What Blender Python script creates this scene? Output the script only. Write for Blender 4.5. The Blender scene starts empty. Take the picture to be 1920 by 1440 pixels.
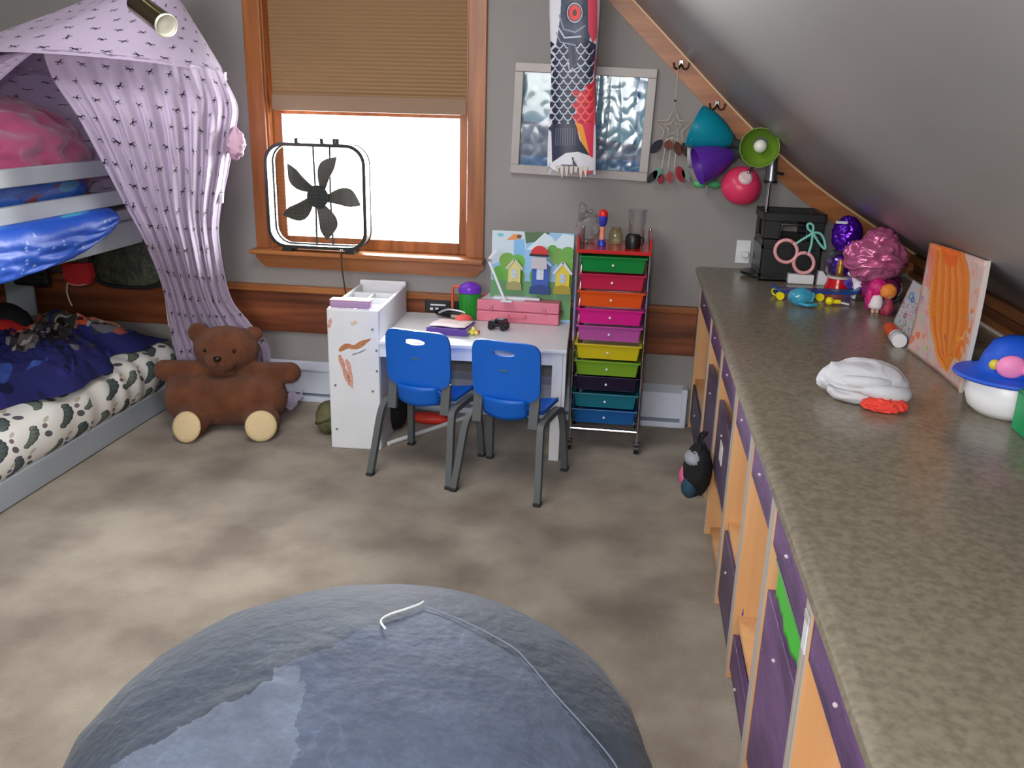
import bpy, bmesh, math, random
import numpy as np
from mathutils import Vector, Matrix, noise, Euler
random.seed(7)
C = bpy.context.scene.collection
PI = math.pi
S = bpy.context.scene
# ------------------------------------------------------------------ camera, world, lights, exposure
F_PX = 1640.0
CAM = np.array([0.0, 0.0, 1.6])
def _axes():
    d = np.array([1200-960, 205-720, F_PX]); d /= np.linalg.norm(d)
    h = np.array([2200-960, 205+27-720, F_PX])
    dn = np.cross(d, h); dn /= np.linalg.norm(dn)
    if dn[1] < 0: dn = -dn
    return np.array([np.cross(dn, d), d, -dn])
RW = _axes()
def ray(px, py): return RW @ np.array([px-960.0, py-720.0, F_PX])
def at(px, py, axis, val):
    """measured point: sight line through a photo point met with the plane axis = val"""
    w = ray(px, py); t = (val-CAM[axis])/w[axis]
    return Vector(CAM + t*w)
cd = bpy.data.cameras.new('camera'); cam = bpy.data.objects.new('camera', cd); C.objects.link(cam)
M4 = Matrix.Identity(4)
for r in range(3):
    M4[r][0] = RW[r, 0]; M4[r][1] = -RW[r, 1]; M4[r][2] = -RW[r, 2]; M4[r][3] = CAM[r]
cam.matrix_world = M4
cd.sensor_width = 36; cd.lens = 36*F_PX/1920; cd.clip_start = 0.02
S.camera = cam
w = bpy.data.worlds.new('sky'); S.world = w; w.use_nodes = True
w.node_tree.nodes['Background'].inputs[0].default_value = (1.0, 1.0, 0.98, 1)
w.node_tree.nodes['Background'].inputs[1].default_value = 4.0
def area(name, loc, target, sx, sy, e, col=(1, 1, 1)):
    l = bpy.data.lights.new(name, 'AREA'); l.shape = 'RECTANGLE'; l.size = sx; l.size_y = sy; l.energy = e; l.color = col
    o = bpy.data.objects.new(name, l); C.objects.link(o); o.location = loc
    o.rotation_euler = (Vector(target)-Vector(loc)).to_track_quat('-Z', 'Y').to_euler()
    return o
area('daylight_window', (-1.37, 4.80, 1.26), (-1.2, 3.4, 0.5), 1.0, 0.75, 170, (1.0, 1.0, 1.0))
area('rear_fill', (-0.9, -2.2, 2.25), (-0.7, 3.0, 0.7), 2.8, 1.6, 170, (1.0, 0.99, 0.98))  # unseen fill panel added behind the camera to brighten the room
area('overhead_fill', (-1.0, 2.5, 2.66), (-1.0, 2.8, 0.0), 1.3, 1.3, 34, (1.0, 0.99, 0.98))  # added soft fill from above to even out the floor, no real fixture
area('camera_flash', (-0.06, -0.05, 1.72), (-0.55, 4.0, 0.5), 0.09, 0.06, 17, (1.0, 0.99, 0.97))
S.view_settings.view_transform = 'Standard'; S.view_settings.look = 'None'
S.view_settings.gamma = 1; S.view_settings.use_curve_mapping = False
S.view_settings.exposure = 0.15
# ------------------------------------------------------------------ helpers
def lin(c):
    r = []
    for x in c[:3]:
        x = x/255.0
        r.append(x/12.92 if x <= 0.04045 else ((x+0.055)/1.055)**2.4)
    return (*r, 1.0)
MC = {}
def mat(name, col, rough=0.5, metal=0.0, var=0.0, vscale=8.0, col2=None, bump=0.0, bscale=40.0, trans=0.0,
        sheen=0.0, coat=0.0, stretch=None, ior=1.45, spec=0.5, alpha=1.0, detail=4.0, lo=0.35, hi=0.65):
    if name in MC: return MC[name]
    m = bpy.data.materials.new(name); m.use_nodes = True; MC[name] = m
    nt = m.node_tree; p = nt.nodes['Principled BSDF']
    p.inputs['Base Color'].default_value = lin(col); p.inputs['Roughness'].default_value = rough
    p.inputs['Metallic'].default_value = metal; p.inputs['IOR'].default_value = ior
    p.inputs['Specular IOR Level'].default_value = spec
    p.inputs['Transmission Weight'].default_value = trans; p.inputs['Sheen Weight'].default_value = sheen
    p.inputs['Coat Weight'].default_value = coat; p.inputs['Alpha'].default_value = alpha
    tc = nt.nodes.new('ShaderNodeTexCoord'); mp = nt.nodes.new('ShaderNodeMapping')
    nt.links.new(tc.outputs['Object'], mp.inputs[0])
    if stretch: mp.inputs['Scale'].default_value = stretch
    if col2 is None and var > 0: col2 = tuple(max(0, c*(1-var)) for c in col)
    if col2 is not None:
        n = nt.nodes.new('ShaderNodeTexNoise'); n.inputs['Scale'].default_value = vscale; n.inputs['Detail'].default_value = detail
        nt.links.new(mp.outputs[0], n.inputs['Vector'])
        cr = nt.nodes.new('ShaderNodeValToRGB')
        cr.color_ramp.elements[0].position = lo; cr.color_ramp.elements[1].position = hi
        cr.color_ramp.elements[0].color = lin(col); cr.color_ramp.elements[1].color = lin(col2)
        nt.links.new(n.outputs['Fac'], cr.inputs[0]); nt.links.new(cr.outputs[0], p.inputs['Base Color'])
    if bump > 0:
        n2 = nt.nodes.new('ShaderNodeTexNoise'); n2.inputs['Scale'].default_value = bscale; n2.inputs['Detail'].default_value = 3
        nt.links.new(mp.outputs[0], n2.inputs['Vector'])
        b = nt.nodes.new('ShaderNodeBump'); b.inputs['Strength'].default_value = bump; b.inputs['Distance'].default_value = 0.02
        nt.links.new(n2.outputs['Fac'], b.inputs['Height']); nt.links.new(b.outputs[0], p.inputs['Normal'])
    return m
def wood(name, col, col2, axis, rough=0.4, scale=1.0, coat=0.0):
    s = [22*scale]*3; s['xyz'.index(axis)] = 1.6*scale
    return mat(name, col, rough, col2=col2, vscale=1.0, stretch=s, detail=6, bump=0.05, bscale=2, coat=coat)
def noimg(name, cv, rough=0.6, metal_from_alpha=False, tile=(1, 1), sheen=0.0, bump=0.0, bscale=60, coat=0.0, mrough=0.2, var=0.0, spec=0.5, trans=0.0):
    """material whose flat print is drawn by the numpy canvas below"""
    m = bpy.data.materials.new(name); m.use_nodes = True
    nt = m.node_tree; p = nt.nodes['Principled BSDF']
    im = bpy.data.images.new(name+'_print', cv.w, cv.h, alpha=True)
    px = np.ones((cv.h, cv.w, 4), np.float32); px[:, :, :3] = cv.a/255.0
    im.pixels.foreach_set(px.ravel()); im.update(); im.pack()
    uv = nt.nodes.new('ShaderNodeTexCoord'); mp = nt.nodes.new('ShaderNodeMapping'); mp.inputs['Scale'].default_value = (tile[0], tile[1], 1)
    t = nt.nodes.new('ShaderNodeTexImage'); t.image = im
    nt.links.new(uv.outputs['UV'], mp.inputs[0]); nt.links.new(mp.outputs[0], t.inputs[0])
    nt.links.new(t.outputs['Color'], p.inputs['Base Color'])
    p.inputs['Roughness'].default_value = rough; p.inputs['Sheen Weight'].default_value = sheen; p.inputs['Coat Weight'].default_value = coat
    p.inputs['Specular IOR Level'].default_value = spec
    if metal_from_alpha:
        im2 = bpy.data.images.new(name+'_foil', cv.w, cv.h); px[:, :, :3] = cv.m[:, :, None]
        im2.colorspace_settings.name = 'Non-Color'
        im2.pixels.foreach_set(px.ravel()); im2.update(); im2.pack()
        t2 = nt.nodes.new('ShaderNodeTexImage'); t2.image = im2; nt.links.new(mp.outputs[0], t2.inputs[0])
        nt.links.new(t2.outputs['Color'], p.inputs['Metallic'])
        mr = nt.nodes.new('ShaderNodeMapRange'); mr.inputs[3].default_value = rough; mr.inputs[4].default_value = mrough
        nt.links.new(t2.outputs['Color'], mr.inputs[0]); nt.links.new(mr.outputs[0], p.inputs['Roughness'])
    if bump > 0:
        n2 = nt.nodes.new('ShaderNodeTexNoise'); n2.inputs['Scale'].default_value = bscale
        nt.links.new(uv.outputs['Object'], n2.inputs['Vector'])
        b = nt.nodes.new('ShaderNodeBump'); b.inputs['Strength'].default_value = bump; b.inputs['Distance'].default_value = 0.02
        nt.links.new(n2.outputs['Fac'], b.inputs['Height']); nt.links.new(b.outputs[0], p.inputs['Normal'])
    if trans > 0:   # thin cloth lets part of the light through
        tr = nt.nodes.new('ShaderNodeBsdfTranslucent'); mx = nt.nodes.new('ShaderNodeMixShader'); mx.inputs[0].default_value = trans
        nt.links.new(t.outputs['Color'], tr.inputs[0])
        out = nt.nodes['Material Output']
        nt.links.new(p.outputs[0], mx.inputs[1]); nt.links.new(tr.outputs[0], mx.inputs[2]); nt.links.new(mx.outputs[0], out.inputs[0])
    return m
class Cv:
    """tiny drawing canvas (y up, unit square)"""
    def __init__(s, w, h, bg):
        s.w, s.h = w, h; s.a = np.zeros((h, w, 3), np.float32); s.a[:] = bg; s.m = np.zeros((h, w), np.float32); s.asp = 1.0
        s.Y, s.X = np.mgrid[0:h, 0:w]; s.X = (s.X+.5)/w; s.Y = (s.Y+.5)/h
    def put(s, k, col, alpha=1.0, foil=0.0):
        k = np.clip(k, 0, 1)*alpha
        s.a = s.a*(1-k[:, :, None])+np.array(col, np.float32)*k[:, :, None]
        if foil: s.m = np.maximum(s.m, k*foil)
    def box(s, x0, y0, x1, y1, pad=0.0):
        i0 = max(0, int((x0-pad)*s.w)-1); i1 = min(s.w, int((x1+pad)*s.w)+2); j0 = max(0, int((y0-pad)*s.h)-1); j1 = min(s.h, int((y1+pad)*s.h)+2)
        return (slice(j0, j1), slice(i0, i1))
    def sub(s, sl, k, col, alpha, foil):
        k = np.clip(k, 0, 1)*alpha
        s.a[sl] = s.a[sl]*(1-k[:, :, None])+np.array(col, np.float32)*k[:, :, None]
        if foil: s.m[sl] = np.maximum(s.m[sl], k*foil)
    def ell(s, cx, cy, rx, ry, col, rot=0.0, alpha=1.0, foil=0.0):
        R = max(rx, ry); sl = s.box(cx-R, cy-R, cx+R, cy+R)
        X = s.X[sl]-cx; Y = s.Y[sl]-cy
        if X.size == 0: return
        c, n = math.cos(rot), math.sin(rot)
        d = np.sqrt(((X*c+Y*n)/rx)**2+((-X*n+Y*c)/ry)**2)
        s.sub(sl, (1-d)*min(rx, ry)*s.w*0.9+.5, col, alpha, foil)
    def poly(s, pts, col, alpha=1.0, foil=0.0):
        xs = [p[0] for p in pts]; ys = [p[1] for p in pts]; sl = s.box(min(xs), min(ys), max(xs), max(ys), .05)
        X = s.X[sl]; Y = s.Y[sl]
        if X.size == 0: return
        ins = np.zeros(X.shape, bool)
        for (x0, y0), (x1, y1) in zip(pts, pts[1:]+pts[:1]):
            if y0 == y1: continue
            ins ^= ((Y > min(y0, y1)) & (Y <= max(y0, y1)) & (X < x0+(Y-y0)*(x1-x0)/(y1-y0)))
        s.sub(sl, ins.astype(np.float32), col, alpha, foil)
    def line(s, pts, wd, col, alpha=1.0, foil=0.0):
        for (x0, y0), (x1, y1) in zip(pts[:-1], pts[1:]):
            sl = s.box(min(x0, x1), min(y0, y1), max(x0, x1), max(y0, y1), wd/min(1, s.asp))
            X = s.X[sl]; Y = s.Y[sl]
            if X.size == 0: continue
            dx, dy = x1-x0, (y1-y0)*s.asp; L = dx*dx+dy*dy+1e-12
            YY = (Y-y0)*s.asp; t = np.clip(((X-x0)*dx+YY*dy)/L, 0, 1)
            d = np.hypot(X-x0-t*dx, YY-t*dy)
            s.sub(sl, (wd/2-d)*s.w+.5, col, alpha, foil)
    def speckle(s, amt, seed=1, cells=64):
        r = np.random.default_rng(seed); n = r.random((cells, cells)).astype(np.float32)
        iy = (s.Y*cells).astype(int) % cells; ix = (s.X*cells).astype(int) % cells
        s.a *= (1-amt+2*amt*n[iy, ix])[:, :, None]; s.a = np.clip(s.a, 0, 255)
class B:
    def __init__(s): s.v = []; s.f = []; s.uv = {}
    def add(s, vs, fs, M=None):
        o = len(s.v)
        s.v += [tuple(M @ Vector(v)) if M is not None else tuple(v) for v in vs]
        s.f += [tuple(i+o for i in f) for f in fs]
        return s
    def box(s, c, d, M=None, bev=0.0, rz=0.0):
        bm = bmesh.new(); bmesh.ops.create_cube(bm, size=1.0)
        for v in bm.verts: v.co = Vector((v.co.x*d[0], v.co.y*d[1], v.co.z*d[2]))
        if bev > 0: bmesh.ops.bevel(bm, geom=bm.edges[:], offset=min(bev, min(d)*0.45), segments=2, affect='EDGES', profile=0.5)
        T = Matrix.Translation(c) @ Matrix.Rotation(rz, 4, 'Z')
        if M is not None: T = M @ T
        s.bm(bm, T); return s
    def b2(s, lo, hi, bev=0.0):
        return s.box([(a+b)/2 for a, b in zip(lo, hi)], [abs(b-a) for a, b in zip(lo, hi)], bev=bev)
    def bm(s, bm, M=None):
        bm.verts.index_update()
        s.add([v.co.copy() for v in bm.verts], [[v.index for v in f.verts] for f in bm.faces], M); bm.free()
    def sph(s, c, r, seg=20, M=None):
        if not hasattr(r, '__len__'): r = (r, r, r)
        bm = bmesh.new(); bmesh.ops.create_uvsphere(bm, u_segments=seg, v_segments=max(6, seg*2//3), radius=1)
        T = Matrix.Translation(c) @ (M if M is not None else Matrix.Identity(4)) @ Matrix.Diagonal((*r, 1))
        s.bm(bm, T); return s
    def tube(s, pts, r, seg=8, closed=False):
        P = [Vector(p) for p in pts]; n = len(P)
        R = r if hasattr(r, '__len__') else [r]*n
        vs = []; fs = []; prev = None
        for i, p in enumerate(P):
            if closed: t = P[(i+1) % n]-P[i-1]
            else: t = P[min(i+1, n-1)]-P[max(i-1, 0)]
            if t.length < 1e-9: t = Vector((0, 0, 1))
            t.normalize()
            if prev is None:
                a = Vector((0, 0, 1)) if abs(t.z) < .9 else Vector((1, 0, 0)); prev = t.cross(a).normalized()
            prev = (prev-t*prev.dot(t)).normalized(); q = t.cross(prev)
            for k in range(seg):
                an = 2*PI*k/seg; vs.append(p+(prev*math.cos(an)+q*math.sin(an))*R[i])
        for i in range(n if closed else n-1):
            j = (i+1) % n
            for k in range(seg):
                k2 = (k+1) % seg; fs.append((i*seg+k, i*seg+k2, j*seg+k2, j*seg+k))
        if not closed: fs += [tuple(range(seg))[::-1], tuple((n-1)*seg+k for k in range(seg))]
        return s.add(vs, fs)
    def cyl(s, a, b, r, r2=None, seg=20): return s.tube([a, b], [r, r if r2 is None else r2], seg)
    def bar(s, a, b, wd, th, up=(0, 0, 1)):
        a, b = Vector(a), Vector(b); t = (b-a).normalized(); x = t.cross(Vector(up))
        if x.length < 1e-6: x = Vector((1, 0, 0))
        x.normalize(); y = x.cross(t)
        vs = []
        for p in (a, b):
            for sx, sy in ((-1, -1), (1, -1), (1, 1), (-1, 1)): vs.append(p+x*sx*wd/2+y*sy*th/2)
        return s.add(vs, [(0, 1, 2, 3)[::-1], (4, 5, 6, 7), (0, 1, 5, 4), (1, 2, 6, 5), (2, 3, 7, 6), (3, 0, 4, 7)])
    def lathe(s, prof, M=None, seg=28):
        vs = []; fs = []; n = len(prof)
        for r, z in prof:
            for k in range(seg):
                a = 2*PI*k/seg; vs.append((max(r, 1e-4)*math.cos(a), max(r, 1e-4)*math.sin(a), z))
        for i in range(n-1):
            for k in range(seg):
                k2 = (k+1) % seg; fs.append((i*seg+k, i*seg+k2, (i+1)*seg+k2, (i+1)*seg+k))
        return s.add(vs, fs, M)
    def prism(s, pts, th, M=None):
        """outline in local xy, thickness th along z (centred)"""
        n = len(pts)
        vs = [(x, y, -th/2) for x, y in pts]+[(x, y, th/2) for x, y in pts]
        fs = [tuple(range(n))[::-1], tuple(range(n, 2*n))]+[(i, (i+1) % n, n+(i+1) % n, n+i) for i in range(n)]
        return s.add(vs, fs, M)
    def grid(s, fn, nu, nv, closed_u=False):
        o = len(s.v)
        for j in range(nv+1):
            for i in range(nu+1): s.v.append(tuple(fn(i/nu, j/nv)))
        k = nu+1
        for j in range(nv):
            for i in range(nu):
                q = (o+j*k+i, o+j*k+i+1, o+(j+1)*k+i+1, o+(j+1)*k+i)
                s.uv[len(s.f)] = ((i/nu, 1-j/nv), ((i+1)/nu, 1-j/nv), ((i+1)/nu, 1-(j+1)/nv), (i/nu, 1-(j+1)/nv))
                s.f.append(q)
        return s
def obj(name, b, m, parent=None, smooth=False, world=False, kind=None, label=None, solid=0.0, fixn=True, planar=None):
    me = bpy.data.meshes.new(name)
    v = b.v
    if world and parent is not None:
        root = parent
        while root.parent: root = root.parent
        L = root.location; v = [(x-L.x, y-L.y, z-L.z) for x, y, z in v]
    me.from_pydata(v, [], b.f)
    if b.uv:
        ul = me.uv_layers.new(name='UVMap'); li = 0
        for fi, poly in enumerate(me.polygons):
            u = b.uv.get(fi)
            for k in range(len(poly.vertices)):
                if u and k < len(u): ul.data[poly.loop_start+k].uv = u[k]
    if planar:
        ul = me.uv_layers.new(name='UVMap') if not me.uv_layers else me.uv_layers[0]
        for poly in me.polygons:
            for k in range(poly.loop_total):
                li = poly.loop_start+k; ul.data[li].uv = planar(me.vertices[me.loops[li].vertex_index].co)
    if fixn and not b.uv:
        bm = bmesh.new(); bm.from_mesh(me); bmesh.ops.recalc_face_normals(bm, faces=bm.faces[:]); bm.to_mesh(me); bm.free()
    if smooth:
        for p in me.polygons: p.use_smooth = True
        if smooth is not True:
            try: me.set_sharp_from_angle(angle=smooth)
            except Exception: pass
    me.materials.append(m)
    o = bpy.data.objects.new(name, me); C.objects.link(o)
    if parent is not None: o.parent = parent
    if kind: o['kind'] = kind
    if label: o['label'] = label
    if solid > 0:
        md = o.modifiers.new('thickness', 'SOLIDIFY'); md.thickness = solid; md.offset = 0
    return o
SM = math.radians(35)
def thing(name, label, cat, loc=(0, 0, 0), rz=0.0, group=None):
    o = bpy.data.objects.new(name, None); C.objects.link(o); o.location = loc; o.rotation_euler = (0, 0, rz)
    o.empty_display_size = 0.05
    o['label'] = label; o['category'] = cat
    if group: o['group'] = group
    return o
def tag(o, label, cat, group=None):
    o['label'] = label; o['category'] = cat
    if group: o['group'] = group
    return o
def copy_tree(o, parent=None):
    c = o.copy(); C.objects.link(c); c.parent = parent
    for ch in list(o.children): copy_tree(ch, c)
    return c
def remesh(b, voxel, smooth_it=6):
    me = bpy.data.meshes.new('tmp'); me.from_pydata(b.v, [], b.f)
    o = bpy.data.objects.new('tmp', me); C.objects.link(o)
    md = o.modifiers.new('r', 'REMESH'); md.mode = 'VOXEL'; md.voxel_size = voxel
    if smooth_it:
        sm = o.modifiers.new('s', 'SMOOTH'); sm.factor = 0.6; sm.iterations = smooth_it
    dg = bpy.context.evaluated_depsgraph_get(); dg.update()
    e = o.evaluated_get(dg); m2 = bpy.data.meshes.new_from_object(e)
    out = B(); out.v = [tuple(v.co) for v in m2.vertices]; out.f = [tuple(p.vertices) for p in m2.polygons]
    bpy.data.objects.remove(o); bpy.data.meshes.remove(me); bpy.data.meshes.remove(m2)
    return out
def nz(p, sc, seed=0.0): return noise.noise(Vector((p[0]*sc+seed, p[1]*sc+seed*1.7, p[2]*sc-seed)))
def rid(p, sc, seed=0.0): return 1-2*abs(nz(p, sc, seed))
def lump(c, r, amp, freq, seed=0.0, seg=56, flat=None, ridge=True, pw=1.0):
    """wrinkled soft heap"""
    b = B(); c = Vector(c)
    def fn(u, v):
        th = 2*PI*u; ph = PI*v
        d = Vector((math.sin(ph)*math.cos(th), math.sin(ph)*math.sin(th), math.cos(ph)))
        d = Vector([math.copysign(abs(k)**pw, k) for k in d])
        n = (rid(d, freq, seed) if ridge else nz(d, freq, seed))
        n2 = nz(d, freq*2.7, seed+5)
        k = 1+amp*n+amp*.4*n2
        p = Vector((d.x*r[0]*k, d.y*r[1]*k, d.z*r[2]*k))+c
        if flat is not None and p.z < flat: p.z = flat+0.002*(p.z-flat)
        return p
    return b.grid(fn, seg, seg*2//3)
def lerp(a, b, t): return a+(b-a)*t
def curve_at(pts, t):
    n = len(pts)-1; x = min(max(t, 0), 1)*n; i = min(int(x), n-1); f = x-i
    p0 = pts[max(i-1, 0)]; p1 = pts[i]; p2 = pts[i+1]; p3 = pts[min(i+2, n)]
    return 0.5*((2*p1)+(p2-p0)*f+(2*p0-5*p1+4*p2-p3)*f*f+(3*p1-p0-3*p2+p3)*f**3)
def smooth_pts(pts, n=24):
    P = [Vector(p) for p in pts]; return [curve_at(P, i/n) for i in range(n+1)]
def rrect(w_, h_, r, n=6):
    o = []
    for cx, cy, a0 in ((w_/2-r, h_/2-r, 0), (-w_/2+r, h_/2-r, 90), (-w_/2+r, -h_/2+r, 180), (w_/2-r, -h_/2+r, 270)):
        for i in range(n+1):
            a = math.radians(a0+90*i/n); o.append((cx+r*math.cos(a), cy+r*math.sin(a)))
    return o
XZ = Matrix(((1, 0, 0, 0), (0, 0, -1, 0), (0, 1, 0, 0), (0, 0, 0, 1)))    # local xy outline -> world xz, facing -y
def T(*p): return Matrix.Translation(p)
YB = 4.49
# ------------------------------------------------------------------ materials of the room
m_wall = mat('wall_paint', (150, 146, 143), 0.75, var=0.03, vscale=2, bump=0.03, bscale=150)
m_ceil = mat('ceiling_paint', (140, 138, 137), 0.38, var=0.04, vscale=1.5, bump=0.012, bscale=60)
m_oak = wood('oak_trim', (176, 112, 62), (138, 80, 40), 'x', 0.35)
m_oakv = wood('oak_trim_upright', (172, 106, 58), (136, 78, 40), 'z', 0.35)
m_oaky = wood('oak_trim_deep', (150, 96, 52), (104, 62, 32), 'y', 0.4)
m_dark = wood('dark_stained_board', (150, 84, 52), (84, 44, 28), 'x', 0.4, 0.6)
m_cap = mat('pale_oak_edge', (214, 178, 138), 0.4)
m_white = mat('white_laminate', (226, 228, 232), 0.35, var=0.03, vscale=6)
m_enamel = mat('white_enamel', (214, 222, 236), 0.4, var=0.05, vscale=4)
m_chrome = mat('chrome', (200, 202, 206), 0.16, 1.0)
m_black = mat('black_plastic', (24, 25, 27), 0.4)
m_maple = wood('maple_panel', (224, 174, 124), (208, 156, 106), 'z', 0.42, 0.7)
# ------------------------------------------------------------------ room shell
def struct(name, b, m, smooth=False):
    o = obj(name, b, m, smooth=smooth); o['kind'] = 'structure'; return o
m_carpet = mat('carpet', (171, 160, 143), 0.95, col2=(128, 114, 100), vscale=3.0, detail=10, bump=0.5, bscale=260, sheen=0.2, lo=0.36, hi=0.66)
_nt = m_carpet.node_tree
struct('floor', B().b2((-3.9, -3.1, -0.1), (1.7, 4.65, 0.0)), m_carpet)
WX0, WX1, WZ0, WZ1 = -1.905, -0.842, 0.815, 2.2
b = B()
b.b2((-3.95, YB, 0), (WX0, YB+.16, 2.9)); b.b2((WX1, YB, 0), (1.6, YB+.16, 2.9))
b.b2((WX0, YB, 0), (WX1, YB+.16, WZ0)); b.b2((WX0, YB, WZ1), (WX1, YB+.16, 2.9))
struct('wall_back', b, m_wall)
def cz(x):
    if x < .4: return 2.029-0.937*x
    if x < 1.0: t = x-.4; return 1.6542-.937*t+.2767*t*t
    return 1.1916-.605*(x-1.0)
b = B()
def slab(x0, z0, x1, z1, th=0.12):
    n = Vector((-(z1-z0), 0, x1-x0)).normalized()
    if n.z < 0: n = -n
    vs = []
    for y in (-3.1, YB+.1):
        for (x, z, k) in ((x0, z0, 0), (x1, z1, 0), (x1, z1, 1), (x0, z0, 1)): vs.append((x+n.x*th*k, y, z+n.z*th*k))
    b.add(vs, [(0, 1, 2, 3), (7, 6, 5, 4), (0, 4, 5, 1), (1, 5, 6, 2), (2, 6, 7, 3), (3, 7, 4, 0)])
slab(1.40, cz(1.40), 1.0, cz(1.0))
_xs = np.linspace(1.0, .4, 9)
for _a, _b in zip(_xs[:-1], _xs[1:]): slab(_a, cz(_a), _b, cz(_b))
slab(.4, cz(.4), -0.77, cz(-0.77)); slab(-0.77, cz(-0.77), -2.6, 2.75); slab(-2.6, 2.75, -3.8, 1.65)
struct('ceiling', b, m_ceil, smooth=math.radians(20))
struct('wall_left', B().b2((-3.9, -3.1, 0), (-3.78, YB, 1.8)), m_wall)
struct('wall_right', B().b2((1.384, -3.1, 0), (1.54, YB, .97)), m_wall)
struct('wall_front', B().b2((-3.95, -3.2, 0), (1.6, -3.08, 2.9)), m_wall)
# rake board along the slope on the back wall
def rake(d0, d1):
    X_ = [-.9]+list(np.linspace(.4, 1.37, 16)); return [(x, cz(x)-d0) for x in X_]+[(x, cz(x)-d1) for x in X_[::-1]]
tr = struct('trim_1', B().prism(rake(.006, .118), 0.022, T(0, YB-.011, 0) @ XZ), wood('oak_rake', (178, 112, 62), (150, 88, 46), 'x', 0.35))
tr.data.materials[0].node_tree.nodes['Mapping'].inputs['Rotation'].default_value = (0, math.radians(-43), 0)
obj('cap_strip', B().prism(rake(.001, .012), 0.034, T(0, YB-.017, 0) @ XZ), m_cap, tr)
# dark board and its oak cap rail on the back wall
t2 = struct('trim_2', B().b2((-3.78, YB-.02, 0.382), (0.36, YB, 0.608), 0.003), m_dark)
obj('cap_rail', B().b2((-3.78, YB-.045, 0.608), (0.36, YB, 0.644), 0.006), m_oak, t2)
# wood boards of the low knee wall behind the counter
t3 = struct('trim_3', B().b2((1.372, -3, .85), (1.384, YB-.02, .965)), wood('lining_dark', (112, 70, 42), (84, 50, 30), 'y', 0.45))
obj('cap_strip', B().b2((1.345, -3, .926), (1.373, YB-.02, .966), .005), m_oaky, t3)
obj('base_strip', B().b2((1.352, -3, .852), (1.373, YB-.02, .884), .004), m_oaky, t3)
obj('white_bead', B().b2((1.342, -3, .8508), (1.352, YB-.02, .858)), mat('caulk', (214, 208, 198), .6), t3)
# window
win = bpy.data.objects.new('window_1', None); C.objects.link(win); win['kind'] = 'structure'; win.location = (-1.373, YB, .82)
def W(name, b, m, **k): return obj(name, b, m, win, world=True, **k)
W('side_casing', B().b2((-1.99, YB-.022, .84), (WX0+.004, YB, 2.28), .004), m_oakv)
W('side_casing', B().b2((WX1-.004, YB-.022, .84), (-0.755, YB, 2.28), .004), m_oakv)
W('head_casing', B().b2((-1.99, YB-.022, 2.2), (-0.755, YB, 2.29), .004), m_oak)
W('window_stool', B().b2((-2.0, YB-.105, .818), (-0.745, YB+.03, .842), .006), m_oak)
b = B(); b.prism([(-1.995, .818), (-0.75, .818), (-0.75, .785), (-0.80, .738), (-1.945, .738), (-1.995, .785)], .022, T(0, YB-.011, 0) @ XZ)
W('apron', b, m_oak)
b = B(); b.b2((WX0-.01, YB, .815), (WX0+.012, YB+.15, 2.2)); b.b2((WX1-.012, YB, .815), (WX1+.01, YB+.15, 2.2))
b.b2((WX0, YB, 2.18), (WX1, YB+.15, 2.2)); b.b2((WX0, YB+.02, .815), (WX1, YB+.15, .84))
W('jamb', b, m_oakv)
b = B(); b.b2((WX0+.012, YB+.06, .84), (WX0+.06, YB+.1, 2.18), .004); b.b2((WX1-.06, YB+.06, .84), (WX1-.012, YB+.1, 2.18), .004)
b.b2((WX0+.06, YB+.06, .84), (WX1-.06, YB+.1, .90), .004); b.b2((WX0+.06, YB+.07, 1.53), (WX1-.06, YB+.1, 1.57), .004)
W('sash', b, m_oakv)
def glassmat():
    m = bpy.data.materials.new('window_glass'); m.use_nodes = True; nt = m.node_tree; nt.nodes.clear()
    o = nt.nodes.new('ShaderNodeOutputMaterial'); a = nt.nodes.new('ShaderNodeBsdfTransparent'); g = nt.nodes.new('ShaderNodeBsdfGlossy'); g.inputs['Roughness'].default_value = .03
    f = nt.nodes.new('ShaderNodeFresnel'); mx = nt.nodes.new('ShaderNodeMixShader')
    nt.links.new(f.outputs[0], mx.inputs[0]); nt.links.new(a.outputs[0], mx.inputs[1]); nt.links.new(g.outputs[0], mx.inputs[2]); nt.links.new(mx.outputs[0], o.inputs[0])
    return m
m_pane = glassmat()
W('pane', B().b2((WX0+.06, YB+.078, .90), (WX1-.06, YB+.082, 2.18)), m_pane)
def domemat(tint=.92, blend=.42):
    m = bpy.data.materials.new('dome_glass'); m.use_nodes = True; nt = m.node_tree; nt.nodes.clear()
    o = nt.nodes.new('ShaderNodeOutputMaterial'); a = nt.nodes.new('ShaderNodeBsdfTransparent'); g = nt.nodes.new('ShaderNodeBsdfGlossy'); g.inputs['Roughness'].default_value = .05
    a.inputs[0].default_value = (tint, tint, tint, 1)
    f = nt.nodes.new('ShaderNodeLayerWeight'); f.inputs[0].default_value = blend; mx = nt.nodes.new('ShaderNodeMixShader')
    nt.links.new(f.outputs['Facing'], mx.inputs[0]); nt.links.new(a.outputs[0], mx.inputs[1]); nt.links.new(g.outputs[0], mx.inputs[2]); nt.links.new(mx.outputs[0], o.inputs[0])
    return m
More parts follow.
